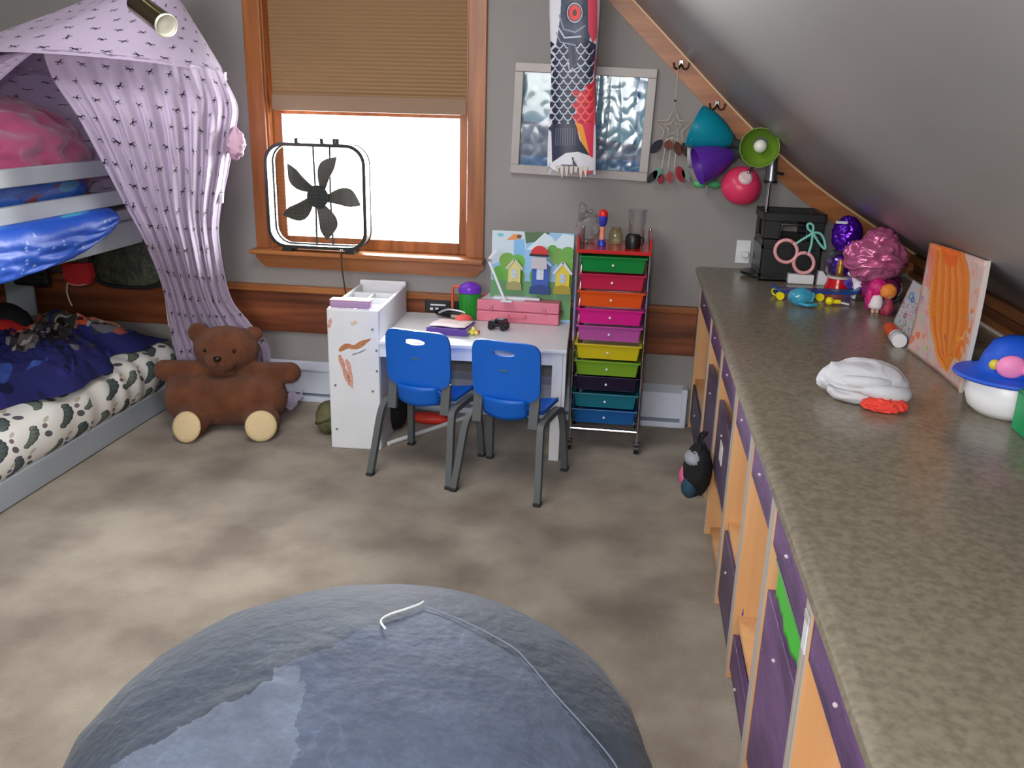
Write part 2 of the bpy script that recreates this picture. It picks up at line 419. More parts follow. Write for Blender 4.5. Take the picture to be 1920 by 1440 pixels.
# ------------------------------------------------------------------ blind
bl = thing('cellular_blind', 'tan pleated cellular blind lowered over the upper half of the window', 'blind', (-1.373, YB+.04, 1.55))
def pleat(u, v):
    z = lerp(2.19, 1.625, v); k = v*58
    return (lerp(WX0+.033, WX1-.016, u), YB+.025+(0.006 if int(round(k)) % 2 else -0.006), z)
m_blind = mat('blind_cloth', (164, 134, 98), 0.8, bump=.05, bscale=120)
obj('pleats', B().grid(pleat, 1, 58), m_blind, bl, world=True, solid=.002)
obj('bottom_rail', B().b2((WX0+.03, YB+.008, 1.548), (WX1-.014, YB+.042, 1.628), .006), mat('blind_rail', (140, 114, 90), .6), bl, world=True)
obj('head_rail', B().b2((WX0+.03, YB+.005, 2.15), (WX1-.014, YB+.05, 2.198), .004), mat('blind_rail', (140, 114, 90), .6), bl, world=True)
# ------------------------------------------------------------------ baseboard heater
h = thing('baseboard_heater', 'long white metal baseboard heater along the foot of the window wall', 'heater', (-0.97, YB, 0))
b = B(); b.b2((-2.45, YB-.058, .045), (.33, YB-.006, .185), .004)
obj('cover', b, m_enamel, h, world=True)
b = B(); b.add([(-2.45, YB, .215), (.33, YB, .215), (.33, YB-.066, .19), (-2.45, YB-.066, .19), (-2.45, YB, .205), (.33, YB, .205), (.33, YB-.066, .18), (-2.45, YB-.066, .18)],
      [(0, 1, 2, 3), (4, 5, 6, 7), (2, 3, 7, 6), (0, 1, 5, 4), (0, 3, 7, 4), (1, 2, 6, 5)])
obj('damper', b, m_enamel, h, world=True)
obj('bottom_lip', B().b2((-2.45, YB-.075, .0), (.33, YB, .03), .004), m_enamel, h, world=True)
obj('end_cap', B().b2((.315, YB-.07, .0), (.345, YB-.005, .212), .004), m_enamel, h, world=True)
obj('end_cap', B().b2((-2.47, YB-.07, .0), (-2.44, YB-.005, .212), .004), m_enamel, h, world=True)
# wall socket beside the crate
k = thing('wall_socket', 'white wall socket with a plug, on the grey wall left of the black crate', 'socket', (.552, YB, .94))
obj('plate', B().box((.557, YB-.003, .935), (.07, .006, .115), bev=.002), m_white, k, world=True)
obj('plug', B().box((.565, YB-.02, .925), (.035, .034, .03), bev=.006), m_white, k, world=True)
# ------------------------------------------------------------------ counter and cabinets
ct = thing('countertop', 'long mottled taupe laminate countertop running along the right side', 'countertop', (.84, 2.2, .81))
m_lam = mat('taupe_laminate', (134, 125, 109), 0.24, col2=(113, 105, 90), vscale=62, detail=10, bump=.01, bscale=200, lo=.36, hi=.66)
prof = [(.42, .812), (.352, .812), (.337, .818), (.331, .83), (.334, .842), (.344, .849), (.36, .8505), (1.37, .8505), (1.37, .812)]
b = B(); n = len(prof)
vs = [(x, .45, z) for x, z in prof]+[(x, YB-.002, z) for x, z in prof]
b.add(vs, [tuple(range(n)), tuple(range(n, 2*n))]+[(i, (i+1) % n, n+(i+1) % n, n+i) for i in range(n)])
obj('top', b, m_lam, ct, world=True, smooth=SM)
m_pur = mat('purple_painted_wood', (112, 80, 126), 0.5, col2=(82, 58, 94), vscale=1, stretch=(30, 4, 14), detail=5, bump=.12, bscale=9)
m_purd = mat('purple_grey_wood', (98, 82, 108), 0.5, col2=(80, 64, 84), vscale=1, stretch=(30, 4, 14), detail=5, bump=.12, bscale=9)
m_band = mat('silver_edge_band', (176, 168, 160), 0.35)
bays = [(4.47, 3.76), (3.755, 3.24), (3.235, 2.72), (2.715, 2.31), (2.305, 1.90), (1.895, 1.455), (1.45, .95)]
lower = {0: (.04, .24), 1: (.13, .555), 2: (.29, .565), 3: (.04, .28), 4: (.04, .15), 5: (.06, .54), 6: None}
shelf = {0: .27, 1: .10, 2: .26, 3: .31, 4: .21, 5: None, 6: .40}
cl = ['maple cubby cabinet with purple drawer standing against the window wall', 'maple cubby cabinet with the black and pink bag hanging on its purple lower drawer',
      'maple cubby cabinet with a white label on its purple lower drawer', 'open maple cubby cabinet with a low shelf, fourth from the window wall',
      'open maple cubby cabinet with a thin blue rod leaning inside', 'maple cubby cabinet with bright green sheet sticking out above its lower drawer', 'maple cubby cabinet nearest the camera under the counter']
X0, X1 = .366, 1.0
for i, (y1, y0) in enumerate(bays):
    cb = thing('storage_cabinet', cl[i], 'cabinet', (.66, (y0+y1)/2, 0), group='cubby cabinets under the counter')
    for yy in (y0, y1-.02):
        sp = obj('side_panel', B().b2((X0, yy, 0), (X1, yy+.02, .808)), m_maple, cb, world=True)
        obj('edge_band', B().b2((X0-.003, yy+.001, 0), (X0, yy+.019, .808)), m_band, sp, world=True)
    obj('back_panel', B().b2((X1-.012, y0+.02, 0), (X1, y1-.02, .808)), m_maple, cb, world=True)
    obj('bottom_shelf', B().b2((X0+.02, y0+.02, .012), (X1-.012, y1-.02, .032)), m_maple, cb, world=True)
    if shelf[i]: obj('shelf', B().b2((X0+.012, y0+.02, shelf[i]-.018), (X1-.012, y1-.02, shelf[i])), m_maple, cb, world=True)
    d = obj('drawer', B().b2((X0+.002, y0+.024, .655), (X0+.02, y1-.024, .803), .002).b2((X0+.02, y0+.04, .665), (X0+.4, y1-.04, .78)), m_pur, cb, world=True)
    obj('knob', B().sph((X0-.006, (y0+y1)/2, .73), .0045, 10), mat('pearl_knob', (190, 176, 186), .3), d, world=True)
    if lower[i]:
        z0, z1 = lower[i]
        d = obj('drawer', B().b2((X0+.004, y0+.024, z0), (X0+.022, y1-.024, z1), .002).b2((X0+.022, y0+.04, z0+.012), (X0+.4, y1-.04, max(z0+.05, z1-.12))), m_pur if i > 3 else m_purd, cb, world=True)
        obj('knob', B().sph((X0-.004, (y0+y1)/2, z1-.06), .0045, 10), mat('pearl_knob', (190, 176, 186), .3), d, world=True)
    if i == 2: obj('paper_label', B().b2((X0+.001, 2.95, .40), (X0+.0035, 3.03, .47)), mat('label_paper', (224, 222, 218), .6), cb, world=True)
# things in and on the cabinets
g_ = thing('green_sheet', 'bright green plastic sheet sticking out above the purple lower drawer', 'sheet', (.40, 1.68, .58))
obj('sheet_fold', B().grid(lambda u, v: (.376+.003*math.sin(9*u), lerp(1.80, 1.49, u), .562+.085*v+.006*math.sin(25*u)*(1-v)), 20, 6), mat('green_plastic', (70, 190, 60), .35), g_, world=True, solid=.004, smooth=True)
obj('dark_edge', B().tube([(.372, lerp(1.82, 1.49, t), .645) for t in np.linspace(0, 1, 12)], .004, 6), mat('dark_green', (26, 60, 30), .5), g_, world=True)
o = obj('blue_rod', B().cyl((.39, 2.29, .212), (.40, 2.30, .47), .006, seg=10), mat('blue_rod', (50, 72, 170), .4)); tag(o, 'thin blue rod standing in the open cubby', 'rod')
o = obj('yellow_block', B().box((.42, 3.36, .585), (.06, .09, .06), bev=.012), mat('yellow_block', (226, 206, 40), .4)); tag(o, 'small yellow block lying on the second purple lower drawer', 'toy')
w_ = thing('paper_tag', 'small white paper tag stuck on the cabinet edge nearest the camera', 'tag', (.36, 1.44, .73))
obj('sheet', B().box((.361, 1.444, .70), (.003, .03, .075), bev=.001), m_white, w_, world=True)
obj('tape', B().box((.36, 1.444, .733), (.003, .034, .016)), mat('clear_tape', (190, 190, 186), .2), w_, world=True)
# hanging bag
p = at(1308, 880, 0, .31)
bg = thing('plush_bag', 'small black and pink plush bag hanging on the cabinet front', 'bag', (p.x, p.y, p.z-.1))
mk = mat('black_plush', (22, 22, 26), .9, bump=.3, bscale=120)
obj('body', lump((p.x, p.y, p.z), (.05, .075, .10), .12, 2.2, 3.1, 32), mk, bg, smooth=True, world=True)
obj('pink_pocket', lump((p.x-.03, p.y+.03, p.z-.045), (.035, .05, .045), .1, 2, 1, 24), mat('pink_plush', (214, 96, 140), .85), bg, smooth=True, world=True)
obj('teal_print', lump((p.x-.028, p.y-.035, p.z-.06), (.03, .042, .04), .1, 2, 4, 20), mat('teal_plush', (36, 66, 86), .85), bg, smooth=True, world=True)
obj('grey_patch', lump((p.x-.02, p.y-.02, p.z+.055), (.034, .05, .028), .1, 2, 2, 20), mat('grey_plush', (150, 154, 164), .85), bg, smooth=True, world=True)
obj('strap', B().tube(smooth_pts([(p.x, p.y+.05, p.z+.06), (p.x+.0, p.y+.03, p.z+.13), (p.x+.02, p.y, p.z+.15), (p.x, p.y-.03, p.z+.13), (p.x, p.y-.05, p.z+.06)], 16), .006, 8), mk, bg, smooth=True, world=True)
# ------------------------------------------------------------------ beanbag
BC = Vector((-.475, 1.43, .272)); BR, BH = .598, .272
def hit(px, py, lift=0.0):
    d = Vector(ray(px, py)); o_ = Vector(CAM)-BC
    A = Vector((1/BR, 1/BR, 1/BH)); d2 = Vector((d.x*A.x, d.y*A.y, d.z*A.z)); o2 = Vector((o_.x*A.x, o_.y*A.y, o_.z*A.z))
    a = d2.dot(d2); bb = 2*d2.dot(o2); cc = o2.dot(o2)-1; D = bb*bb-4*a*cc
    t = (-bb-math.sqrt(max(D, 0)))/(2*a)
    q = Vector(CAM)+d*t; n = Vector(((q.x-BC.x)/BR**2, (q.y-BC.y)/BR**2, (q.z-BC.z)/BH**2)).normalized()
    return q+n*lift
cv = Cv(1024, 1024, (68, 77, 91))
def nfield(fx, fy, seed, n=1024):
    g = np.random.default_rng(seed).random((fy+1, fx+1)).astype(np.float32)*2-1
    y = np.linspace(0, fy-.001, n); x = np.linspace(0, fx-.001, n); iy = y.astype(int); ix = x.astype(int)
    ty = (y-iy)[:, None]; tx = (x-ix)[None, :]; ty = ty*ty*(3-2*ty); tx = tx*tx*(3-2*tx)
    a = g[iy][:, ix]; b_ = g[iy][:, ix+1]; c_ = g[iy+1][:, ix]; d_ = g[iy+1][:, ix+1]
    return (a*(1-tx)+b_*tx)*(1-ty)+(c_*(1-tx)+d_*tx)*ty
def uvb(q): return ((q[0]-BC.x)/(2*BR)+.5, (q[1]-BC.y)/(2*BR)+.5)
def bp(l): return [uvb(hit(*q)) for q in l]
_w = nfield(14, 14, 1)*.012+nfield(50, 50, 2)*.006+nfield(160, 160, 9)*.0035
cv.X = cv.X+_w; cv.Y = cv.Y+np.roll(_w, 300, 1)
cv.poly(bp([(60, 1700), (215, 1440), (330, 1385), (430, 1330), (500, 1292), (512, 1265), (560, 1243), (600, 1228), (625, 1212), (660, 1190), (720, 1170), (790, 1142), (900, 1190), (985, 1250), (1090, 1370), (1150, 1440), (1200, 1600)]), (86, 96, 117))  # brighter crown and pale patch: nap sheen and light painted into the colour
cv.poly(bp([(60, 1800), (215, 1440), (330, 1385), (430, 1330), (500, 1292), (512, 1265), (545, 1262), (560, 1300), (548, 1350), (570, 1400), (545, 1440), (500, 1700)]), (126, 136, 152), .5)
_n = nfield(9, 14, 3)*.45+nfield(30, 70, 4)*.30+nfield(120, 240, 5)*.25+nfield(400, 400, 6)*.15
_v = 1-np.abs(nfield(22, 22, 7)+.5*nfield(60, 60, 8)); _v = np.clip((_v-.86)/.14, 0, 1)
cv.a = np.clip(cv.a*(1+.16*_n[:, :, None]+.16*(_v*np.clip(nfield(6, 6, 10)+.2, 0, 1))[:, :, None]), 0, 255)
rg = np.random.default_rng(4)
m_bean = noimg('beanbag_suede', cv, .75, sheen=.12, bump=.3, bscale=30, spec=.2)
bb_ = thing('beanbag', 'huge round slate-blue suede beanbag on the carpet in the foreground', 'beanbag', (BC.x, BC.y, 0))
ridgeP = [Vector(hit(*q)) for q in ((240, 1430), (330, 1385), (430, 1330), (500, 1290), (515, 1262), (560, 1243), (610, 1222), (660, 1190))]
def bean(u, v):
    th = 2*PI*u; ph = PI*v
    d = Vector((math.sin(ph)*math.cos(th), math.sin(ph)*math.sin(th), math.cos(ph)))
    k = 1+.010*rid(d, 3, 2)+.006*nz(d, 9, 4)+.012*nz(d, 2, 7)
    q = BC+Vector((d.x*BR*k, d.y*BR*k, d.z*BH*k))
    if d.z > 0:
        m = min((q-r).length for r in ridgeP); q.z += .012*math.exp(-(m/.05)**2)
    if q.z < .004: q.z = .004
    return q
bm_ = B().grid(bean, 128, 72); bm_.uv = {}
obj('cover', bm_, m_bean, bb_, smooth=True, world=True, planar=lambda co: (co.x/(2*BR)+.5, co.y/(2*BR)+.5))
def onbean(l, lift): return [hit(px, py, lift) for px, py in l]
obj('seam', B().tube(smooth_pts(onbean([(795, 1143), (850, 1163), (900, 1186), (960, 1220), (990, 1250), (1040, 1310), (1090, 1365), (1130, 1412), (1155, 1450), (1180, 1520)], .008), 40), .0015, 6), mat('seam_thread', (120, 130, 150), .8), bb_, world=True)
obj('loose_thread', B().tube(smooth_pts(onbean([(722, 1188), (714, 1174), (730, 1162), (760, 1152), (785, 1143), (793, 1138)], .012), 24), .0026, 6), mat('white_thread', (236, 238, 242), .6), bb_, world=True)
# ------------------------------------------------------------------ desk
DX, DY = -1.37, 3.79
dk = thing('kids_desk', 'white wooden kids desk with a divided storage bin on its left end', 'desk', (DX, DY, 0), math.radians(2.6))
TZ = .548
obj('front_panel', B().box((.122, .01, .345), (.245, .02, .69), bev=.008), m_white, dk)
obj('bin_wall', B().b2((0, .02, 0), (.016, .60, .69), .003), m_white, dk)
obj('bin_wall', B().b2((.229, .02, 0), (.245, .60, .69), .003), m_white, dk)
obj('back_panel', B().box((.122, .61, .355), (.245, .018, .71), bev=.006), m_white, dk)
obj('bin_floor', B().b2((.016, .02, .54), (.229, .60, .555)), mat('bin_grey', (178, 180, 188), .5), dk)
obj('divider', B().b2((.118, .02, .555), (.128, .42, .682)), m_white, dk)
for yy in (.15, .29, .42): obj('divider', B().b2((.016, yy, .555), (.229, yy+.009, .682)), m_white, dk)
obj('tabletop', B().box((.68, .30, TZ-.009), (.87, .62, .018), bev=.004), m_white, dk)
obj('front_rail', B().b2((.245, .005, .47), (1.05, .02, TZ-.018)), m_white, dk)
for yy in (.002, .56):
    obj('leg', B().b2((1.05, yy, 0), (1.098, yy+.03, TZ-.018), .003), m_white, dk)
obj('side_panel', B().b2((1.099, .0, .25), (1.114, .60, TZ-.018), .003), m_white, dk)
b = B(); b.b2((.245, .585, .44), (1.05, .60, .49)); b.b2((.245, .585, .30), (1.05, .60, .345))
obj('back_rail', b, m_white, dk)
obj('side_rail', B().b2((1.06, .03, .30), (1.08, .56, .34)), m_white, dk)
m_scr = mat('screw_cap', (120, 128, 140), .4)
for q in ((.215, .60), (.232, .50), (.03, .32), (.21, .30), (.03, .10), (.232, .40)):
    obj('screw_cap', B().cyl((q[0], -.003, q[1]), (q[0], .003, q[1]), .006, seg=10), m_scr, dk)
def smear(name, pts, wd, col):
    b = B(); P = smooth_pts([(x, 0, z) for x, z in pts], 18); top = []; bot = []
    for i, p in enumerate(P):
        t = i/18; ww = wd*(.35+.65*math.sin(PI*min(.98, t+.05)))*(1+.25*math.sin(11*t)); tt = (P[min(i+1, 18)]-P[max(i-1, 0)]).normalized(); top.append((p.x-tt.z*ww/2, p.z+tt.x*ww/2)); bot.append((p.x+tt.z*ww/2, p.z-tt.x*ww/2))
    b.prism(top+bot[::-1], .0016, T(0, -.0008, 0) @ XZ); obj(name, b, mat('smear_%d' % col[0], col, .5, var=.15, vscale=60), dk)
smear('paint_smear', [(.055, .49), (.09, .515), (.13, .512), (.17, .535), (.205, .555)], .026, (196, 130, 84))
smear('paint_smear', [(.055, .47), (.07, .42), (.085, .37), (.10, .32)], .024, (222, 158, 142))
smear('paint_smear', [(.085, .45), (.10, .41), (.105, .36), (.112, .31)], .022, (226, 166, 150))
smear('paint_smear', [(.008, .60), (.015, .62), (.02, .645)], .016, (226, 186, 146))
smear('paint_smear', [(.115, .62), (.13, .628), (.145, .635)], .018, (228, 206, 186))
smear('paint_smear', [(.115, .475), (.15, .487), (.185, .505)], .006, (150, 150, 156))
def W3(root_name, label, cat, pos, rz=0, group=None): return thing(root_name, label, cat, pos, rz, group)
# ------------------------------------------------------------------ things on the desk
tz = TZ+.001
p = at(660, 575, 2, .692)
t = thing('lilac_case', 'flat lilac pencil case lying across the front of the white storage bin', 'case', (p.x, 3.83, .69), math.radians(2))
obj('shell', B().box((0, 0, .018), (.19, .05, .034), bev=.008), mat('lilac_plastic', (172, 142, 182), .4), t)
obj('lid', B().box((0, 0.004, .037), (.19, .055, .006), bev=.002), mat('pink_edge', (214, 160, 186), .4), t)
t = thing('black_box', 'black printed packaging box standing at the back of the white desk', 'box', (*at(842, 587, 2, tz).xy, tz), math.radians(2))
obj('carton', B().box((0, .03, .032), (.26, .05, .064), bev=.003), m_black, t)
obj('white_print', B().box((-.06, .0045, .040), (.08, .001, .008)).box((-.095, .0045, .018), (.016, .001, .014)).box((-.066, .0045, .018), (.016, .001, .014)), m_white, t)
t = thing('hair_straightener', 'black and silver hand tool lying in front of the black box', 'tool', (*at(850, 600, 2, tz).xy, tz), math.radians(-3))
obj('casing', lump((0, .03, .029), (.105, .022, .025), .08, 2.0, 4, 32), mat('gloss_black', (18, 19, 20), .25), t, smooth=True)
obj('silver_band', B().tube(smooth_pts([(-.08, .012, .03), (-.03, .004, .052), (.04, .006, .046), (.09, .01, .03)], 14), .006, 8), mat('silver_plastic', (196, 196, 200), .3, .6), t, smooth=True)
obj('grip', B().box((.03, .008, .018), (.09, .012, .018), bev=.004), mat('beige_grip', (170, 160, 140), .5), t)
p = at(838, 628, 2, tz)
t = thing('purple_book', 'book with a purple spine lying under papers at the front of the desk', 'book', (p.x, p.y, tz), math.radians(-4))
obj('cover', B().box((0, .08, .003), (.20, .17, .004)).box((0, .08, .030), (.20, .17, .004)).box((0, -.003, .0165), (.20, .006, .031)), mat('purple_cover', (98, 66, 150), .4), t)
obj('pages', B().box((0, .083, .0165), (.192, .16, .023)), mat('page_paper', (232, 222, 218), .8), t)
t = thing('colouring_pages', 'loose pink and white drawing pages on the purple book', 'paper', (p.x, p.y+.04, tz+.034), math.radians(-6))
cv = Cv(128, 128, (240, 228, 226))
for i in range(60):
    x, y = rg.random(2); cv.line([(x, y), (x+.12*rg.normal(), y+.1*rg.normal())], .012, (222, 120, 130), .4)
obj('sheet', B().grid(lambda u, v: (lerp(-.09, .09, u), lerp(.12, -.03, v), .002+.004*math.sin(5*u+3*v)**2), 8, 8), noimg('scribbles', cv, .8), t, solid=.0015, smooth=True)
t = thing('red_cloth', 'small coral red folded cloth beside the drawing pages', 'cloth', (*at(868, 612, 2, tz).xy, tz))
obj('fold', lump((0, 0.02, .026), (.042, .06, .026), .12, 2.5, 8, 28, flat=.001), mat('coral', (240, 96, 92), .7), t, smooth=True)
t = thing('yellow_toy', 'tiny yellow bead toy at the corner of the purple book', 'toy', (*at(885, 628, 2, tz).xy, tz))
b = B()
for q in ((0, 0, .011), (.02, .004, .01), (.008, .018, .012), (-.012, .012, .01), (.006, .006, .026)): b.sph(q, .012, 10)
obj('beads', b, mat('pale_yellow', (232, 220, 110), .5), t, smooth=True)
obj('red_bead', B().sph((.026, .016, .012), .010, 10), mat('red_bead', (220, 60, 60), .5), t, smooth=True)
t = thing('toy_jeep', 'small black toy jeep parked on the desk in front of the pink case', 'toy car', (*at(935, 617, 2, tz).xy, tz), math.radians(-12))
mj = mat('toy_black', (30, 31, 34), .45)
obj('chassis', B().box((0, 0, .024), (.10, .05, .018), bev=.005).box((-.032, 0, .034), (.034, .044, .012), bev=.004), mj, t)
obj('cabin', B().box((.012, 0, .048), (.055, .044, .008), bev=.002).bar((-.014, -.02, .03), (-.012, -.02, .05), .005, .005).bar((-.014, .02, .03), (-.012, .02, .05), .005, .005).bar((.038, -.02, .03), (.036, -.02, .05), .005, .005).bar((.038, .02, .03), (.036, .02, .05), .005, .005), mj, t)
obj('chrome_trim', B().box((-.048, 0, .026), (.006, .04, .012), bev=.002).box((-.03, 0, .042), (.024, .02, .003)).box((.012, -.0, .0535), (.03, .03, .003)), mat('dull_silver', (190, 192, 196), .35, .7), t)
for sx in (-.032, .032):
    for sy in (-.027, .027): obj('wheel', B().cyl((sx, sy-.007, .014), (sx, sy+.007, .014), .014, seg=14), mj, t)
# pink case
A = at(893, 601, 2, tz); Bq = at(1047, 611, 2, tz)
ang = math.atan2(Bq.y-A.y, Bq.x-A.x); wd = (Bq-A).length
t = thing('pink_case', 'pink two-tier vanity case with small latches on the right half of the desk', 'case', (A.x, A.y, tz), ang)
mpk = mat('pink_case', (226, 128, 148), .45, var=.05, vscale=5)
obj('body', B().b2((0, 0, 0), (wd, .17, .055), .006), mpk, t)
obj('lid', B().b2((0, 0, .057), (wd, .17, .112), .006), mpk, t)
for f in (.18, .82):
    la = obj('latch', B().box((wd*f, -.003, .07), (.018, .006, .03), bev=.002), mat('latch_pink', (196, 104, 124), .35), t)
    obj('pin', B().cyl((wd*f-.008, -.006, .078), (wd*f+.008, -.006, .078), .003, seg=8), m_chrome, la)
obj('handle', B().tube(smooth_pts([(wd*.4, -.002, .04), (wd*.41, -.012, .03), (wd*.59, -.012, .03), (wd*.6, -.002, .04)], 14), .004, 8), mat('latch_pink', (196, 104, 124), .35), t, smooth=True)
obj('hinge', B().cyl((wd+.004, .05, .04), (wd+.004, .05, .07), .009, seg=10).cyl((wd+.004, .12, .04), (wd+.004, .12, .07), .009, seg=10), m_chrome, t)
t2_ = thing('white_tablet', 'white drawing tablet lying on top of the pink case', 'tablet', (A.x+.2, A.y+.09, tz+.113), ang+.03)
obj('body', B().box((0, 0, .006), (.24, .13, .012), bev=.004), mat('tablet_white', (222, 226, 234), .3), t2_)
obj('screen', B().box((.01, 0.0, .0125), (.19, .10, .0015)), mat('tablet_screen', (190, 200, 214), .15), t2_)
t2_ = thing('paper_sheet', 'loose white paper sheet half under the tablet', 'paper', (A.x+.14, A.y+.075, tz+.1125), ang-.1)
obj('sheet', B().box((0, 0, .0004), (.22, .14, .0008)), mat('page_white', (228, 224, 228), .8), t2_)
# folding book light
q0 = at(947, 548, 1, 4.27); q1 = at(916, 487, 1, 4.27); q2 = at(931, 468, 1, 4.27)
t = thing('folding_lamp', 'white folding desk lamp with a bent arm behind the tablet', 'lamp', (q0.x, 4.27, tz+.113))
obj('base', B().box((q0.x+.01, 4.262, tz+.118), (.06, .03, .010), bev=.004), m_white, t, world=True)
obj('lower_arm', B().bar((q0.x, 4.27, tz+.118), q1, .012, .007, (0, 1, 0)), m_white, t, world=True)
obj('upper_arm', B().bar(q1, q2, .014, .007, (0, 1, 0)), m_white, t, world=True)
obj('hinge', B().cyl((q1.x, 4.262, q1.z), (q1.x, 4.278, q1.z), .008, seg=12), m_chrome, t, world=True)
# tumbler
p = at(881, 553, 1, 4.33)
t = thing('kids_tumbler', 'green kids tumbler with purple lid and orange handle at the desk back', 'cup', (p.x, 4.33, tz))
obj('cup', B().lathe([(0, 0), (.046, 0), (.05, .01), (.054, .135), (.05, .14), (0, .14)]), mat('green_cup', (38, 142, 46), .3), t, smooth=SM)
for k in range(14):
    a = 2*PI*k/14; obj('rib', B().bar((.0515*math.cos(a), .0515*math.sin(a), .02), (.0545*math.cos(a), .0545*math.sin(a), .13), .004, .004), mat('green_cup', (38, 142, 46), .3), t)
obj('lid', B().lathe([(0, .14), (.058, .14), (.060, .15), (.056, .168), (.04, .182), (.022, .19), (0, .19)]), mat('purple_lid', (112, 48, 190), .25), t, smooth=SM)
obj('handle', B().tube(smooth_pts([(-.045, -.01, .165), (-.078, -.01, .168), (-.088, -.01, .14), (-.088, -.01, .06), (-.085, -.01, .01)], 18), .007, 8), mat('orange_handle', (214, 92, 60), .4), t, smooth=True)
# picture backdrop with houses
q0 = at(919, 560, 1, 4.37); q1 = at(1076, 440, 1, 4.37)
bx0, bx1, bz0, bz1 = q0.x, q1.x, tz, q1.z
t = thing('toy_backdrop', 'cardboard street backdrop with three little houses and green trees on the desk', 'toy', ((bx0+bx1)/2, 4.37, tz))
cv = Cv(512, 512, (140, 190, 226))
def bu(px, py): q = at(px, py, 1, 4.37); return ((q.x-bx0)/(bx1-bx0), (q.z-bz0)/(bz1-bz0))
def bpoly(l, c, a=1): cv.poly([bu(*q) for q in l], c, a)
bpoly([(915, 430), (985, 432), (985, 470), (915, 500)], (196, 214, 222)); bpoly([(962, 450), (982, 450), (984, 480), (962, 482)], (120, 180, 226))
bpoly([(982, 436), (1030, 438), (1022, 452), (985, 458)], (58, 96, 44)); bpoly([(948, 452), (962, 440), (978, 442), (975, 450)], (224, 136, 60))
cv.ell(*bu(937, 442), .04, .02, (110, 190, 200)); cv.ell(*bu(972, 445), .03, .02, (60, 70, 50))
bpoly([(985, 470), (1005, 452), (1020, 438), (1034, 446), (1040, 455), (1055, 440), (1080, 445), (1080, 470)], (206, 226, 236))
for (x, y, r) in ((950, 490, .10), (970, 492, .09), (938, 515, .11), (965, 520, .12), (1045, 482, .10), (1064, 478, .09), (1060, 500, .10), (1035, 470, .06), (1010, 520, .12), (1070, 525, .10)):
    cv.ell(*bu(x, y), r, r*.9, (84+int(26*rg.random()), 156+int(20*rg.random()), 48))
bpoly([(915, 525), (1080, 532), (1080, 600), (915, 600)], (92, 150, 90))
obj('board', B().grid(lambda u, v: (lerp(bx0, bx1, u), 4.37+.10*0+.035*(1-v), lerp(bz1, bz0, v)), 6, 6), noimg('backdrop_print', cv, .45), t, world=True, solid=.004)
def house(cx, zbase, wd, hb, hr, wall, roof, winc, y):
    b = B(); b.prism([(cx-wd/2, zbase), (cx+wd/2, zbase), (cx+wd/2, zbase+hb), (cx, zbase+hb+hr), (cx-wd/2, zbase+hb)], .008, T(0, y, 0) @ XZ)
    ho = obj('house_cutout', b, mat('house_%d_%d' % wall[:2], wall, .5), t, world=True)
    b = B(); b.bar((cx-wd*.66, y-.006, zbase+hb-.008), (cx, y-.006, zbase+hb+hr+.006), .012, .010, (0, 1, 0)); b.bar((cx+wd*.66, y-.006, zbase+hb-.008), (cx, y-.006, zbase+hb+hr+.006), .012, .010, (0, 1, 0))
    obj('roof', b, mat('roof_%d_%d' % roof[:2], roof, .5), ho, world=True)
    fr = B().box((cx, y-.006, zbase+hb*.62), (wd*.42, .004, hb*.55)); obj('window', fr, mat('hw_%d_%d' % winc[:2], winc, .4), ho, world=True)
    obj('window_bars', B().box((cx, y-.009, zbase+hb*.62), (.003, .003, hb*.55)).box((cx, y-.009, zbase+hb*.62), (wd*.42, .003, .003)), m_white, ho, world=True)
    obj('garden', B().prism([(cx-wd*.62, zbase-.03), (cx+wd*.62, zbase-.03), (cx+wd*.6, zbase+.004), (cx, zbase+.016), (cx-wd*.6, zbase+.004)], .006, T(0, y-.008, 0) @ XZ), mat('garden_%d' % wall[0], tuple(int(c*.75) for c in wall), .5), ho, world=True)
yh = 4.345
q = at(964, 532, 1, yh); house(q.x, q.z, .062, .085, .035, (214, 206, 130), (206, 198, 168), (186, 204, 206), yh)
q = at(1054, 540, 1, yh); house(q.x, q.z, .07, .08, .045, (222, 200, 60), (214, 220, 232), (176, 196, 214), yh)
q = at(1012, 540, 1, yh-.008); house(q.x, q.z, .085, .125, .03, (56, 92, 170), (150, 190, 226), (206, 216, 232), yh-.008)
q = at(1012, 472, 1, yh-.016)
rr = obj('red_dome', B().prism([(q.x+.046*math.cos(a), q.z-.02+.05*math.sin(a)) for a in np.linspace(0, PI, 16)], .008, T(0, yh-.022, 0) @ XZ), mat('roof_red', (206, 40, 44), .4), t, world=True)
obj('dark_band', B().box((q.x, yh-.028, q.z-.016), (.098, .005, .010)), m_black, rr, world=True)
obj('porch', B().prism([(q.x-.04, q.z-.085), (q.x+.04, q.z-.085), (q.x+.036, q.z-.026), (q.x-.036, q.z-.026)], .006, T(0, yh-.022, 0) @ XZ), mat('porch_grey', (196, 190, 196), .5), rr, world=True)
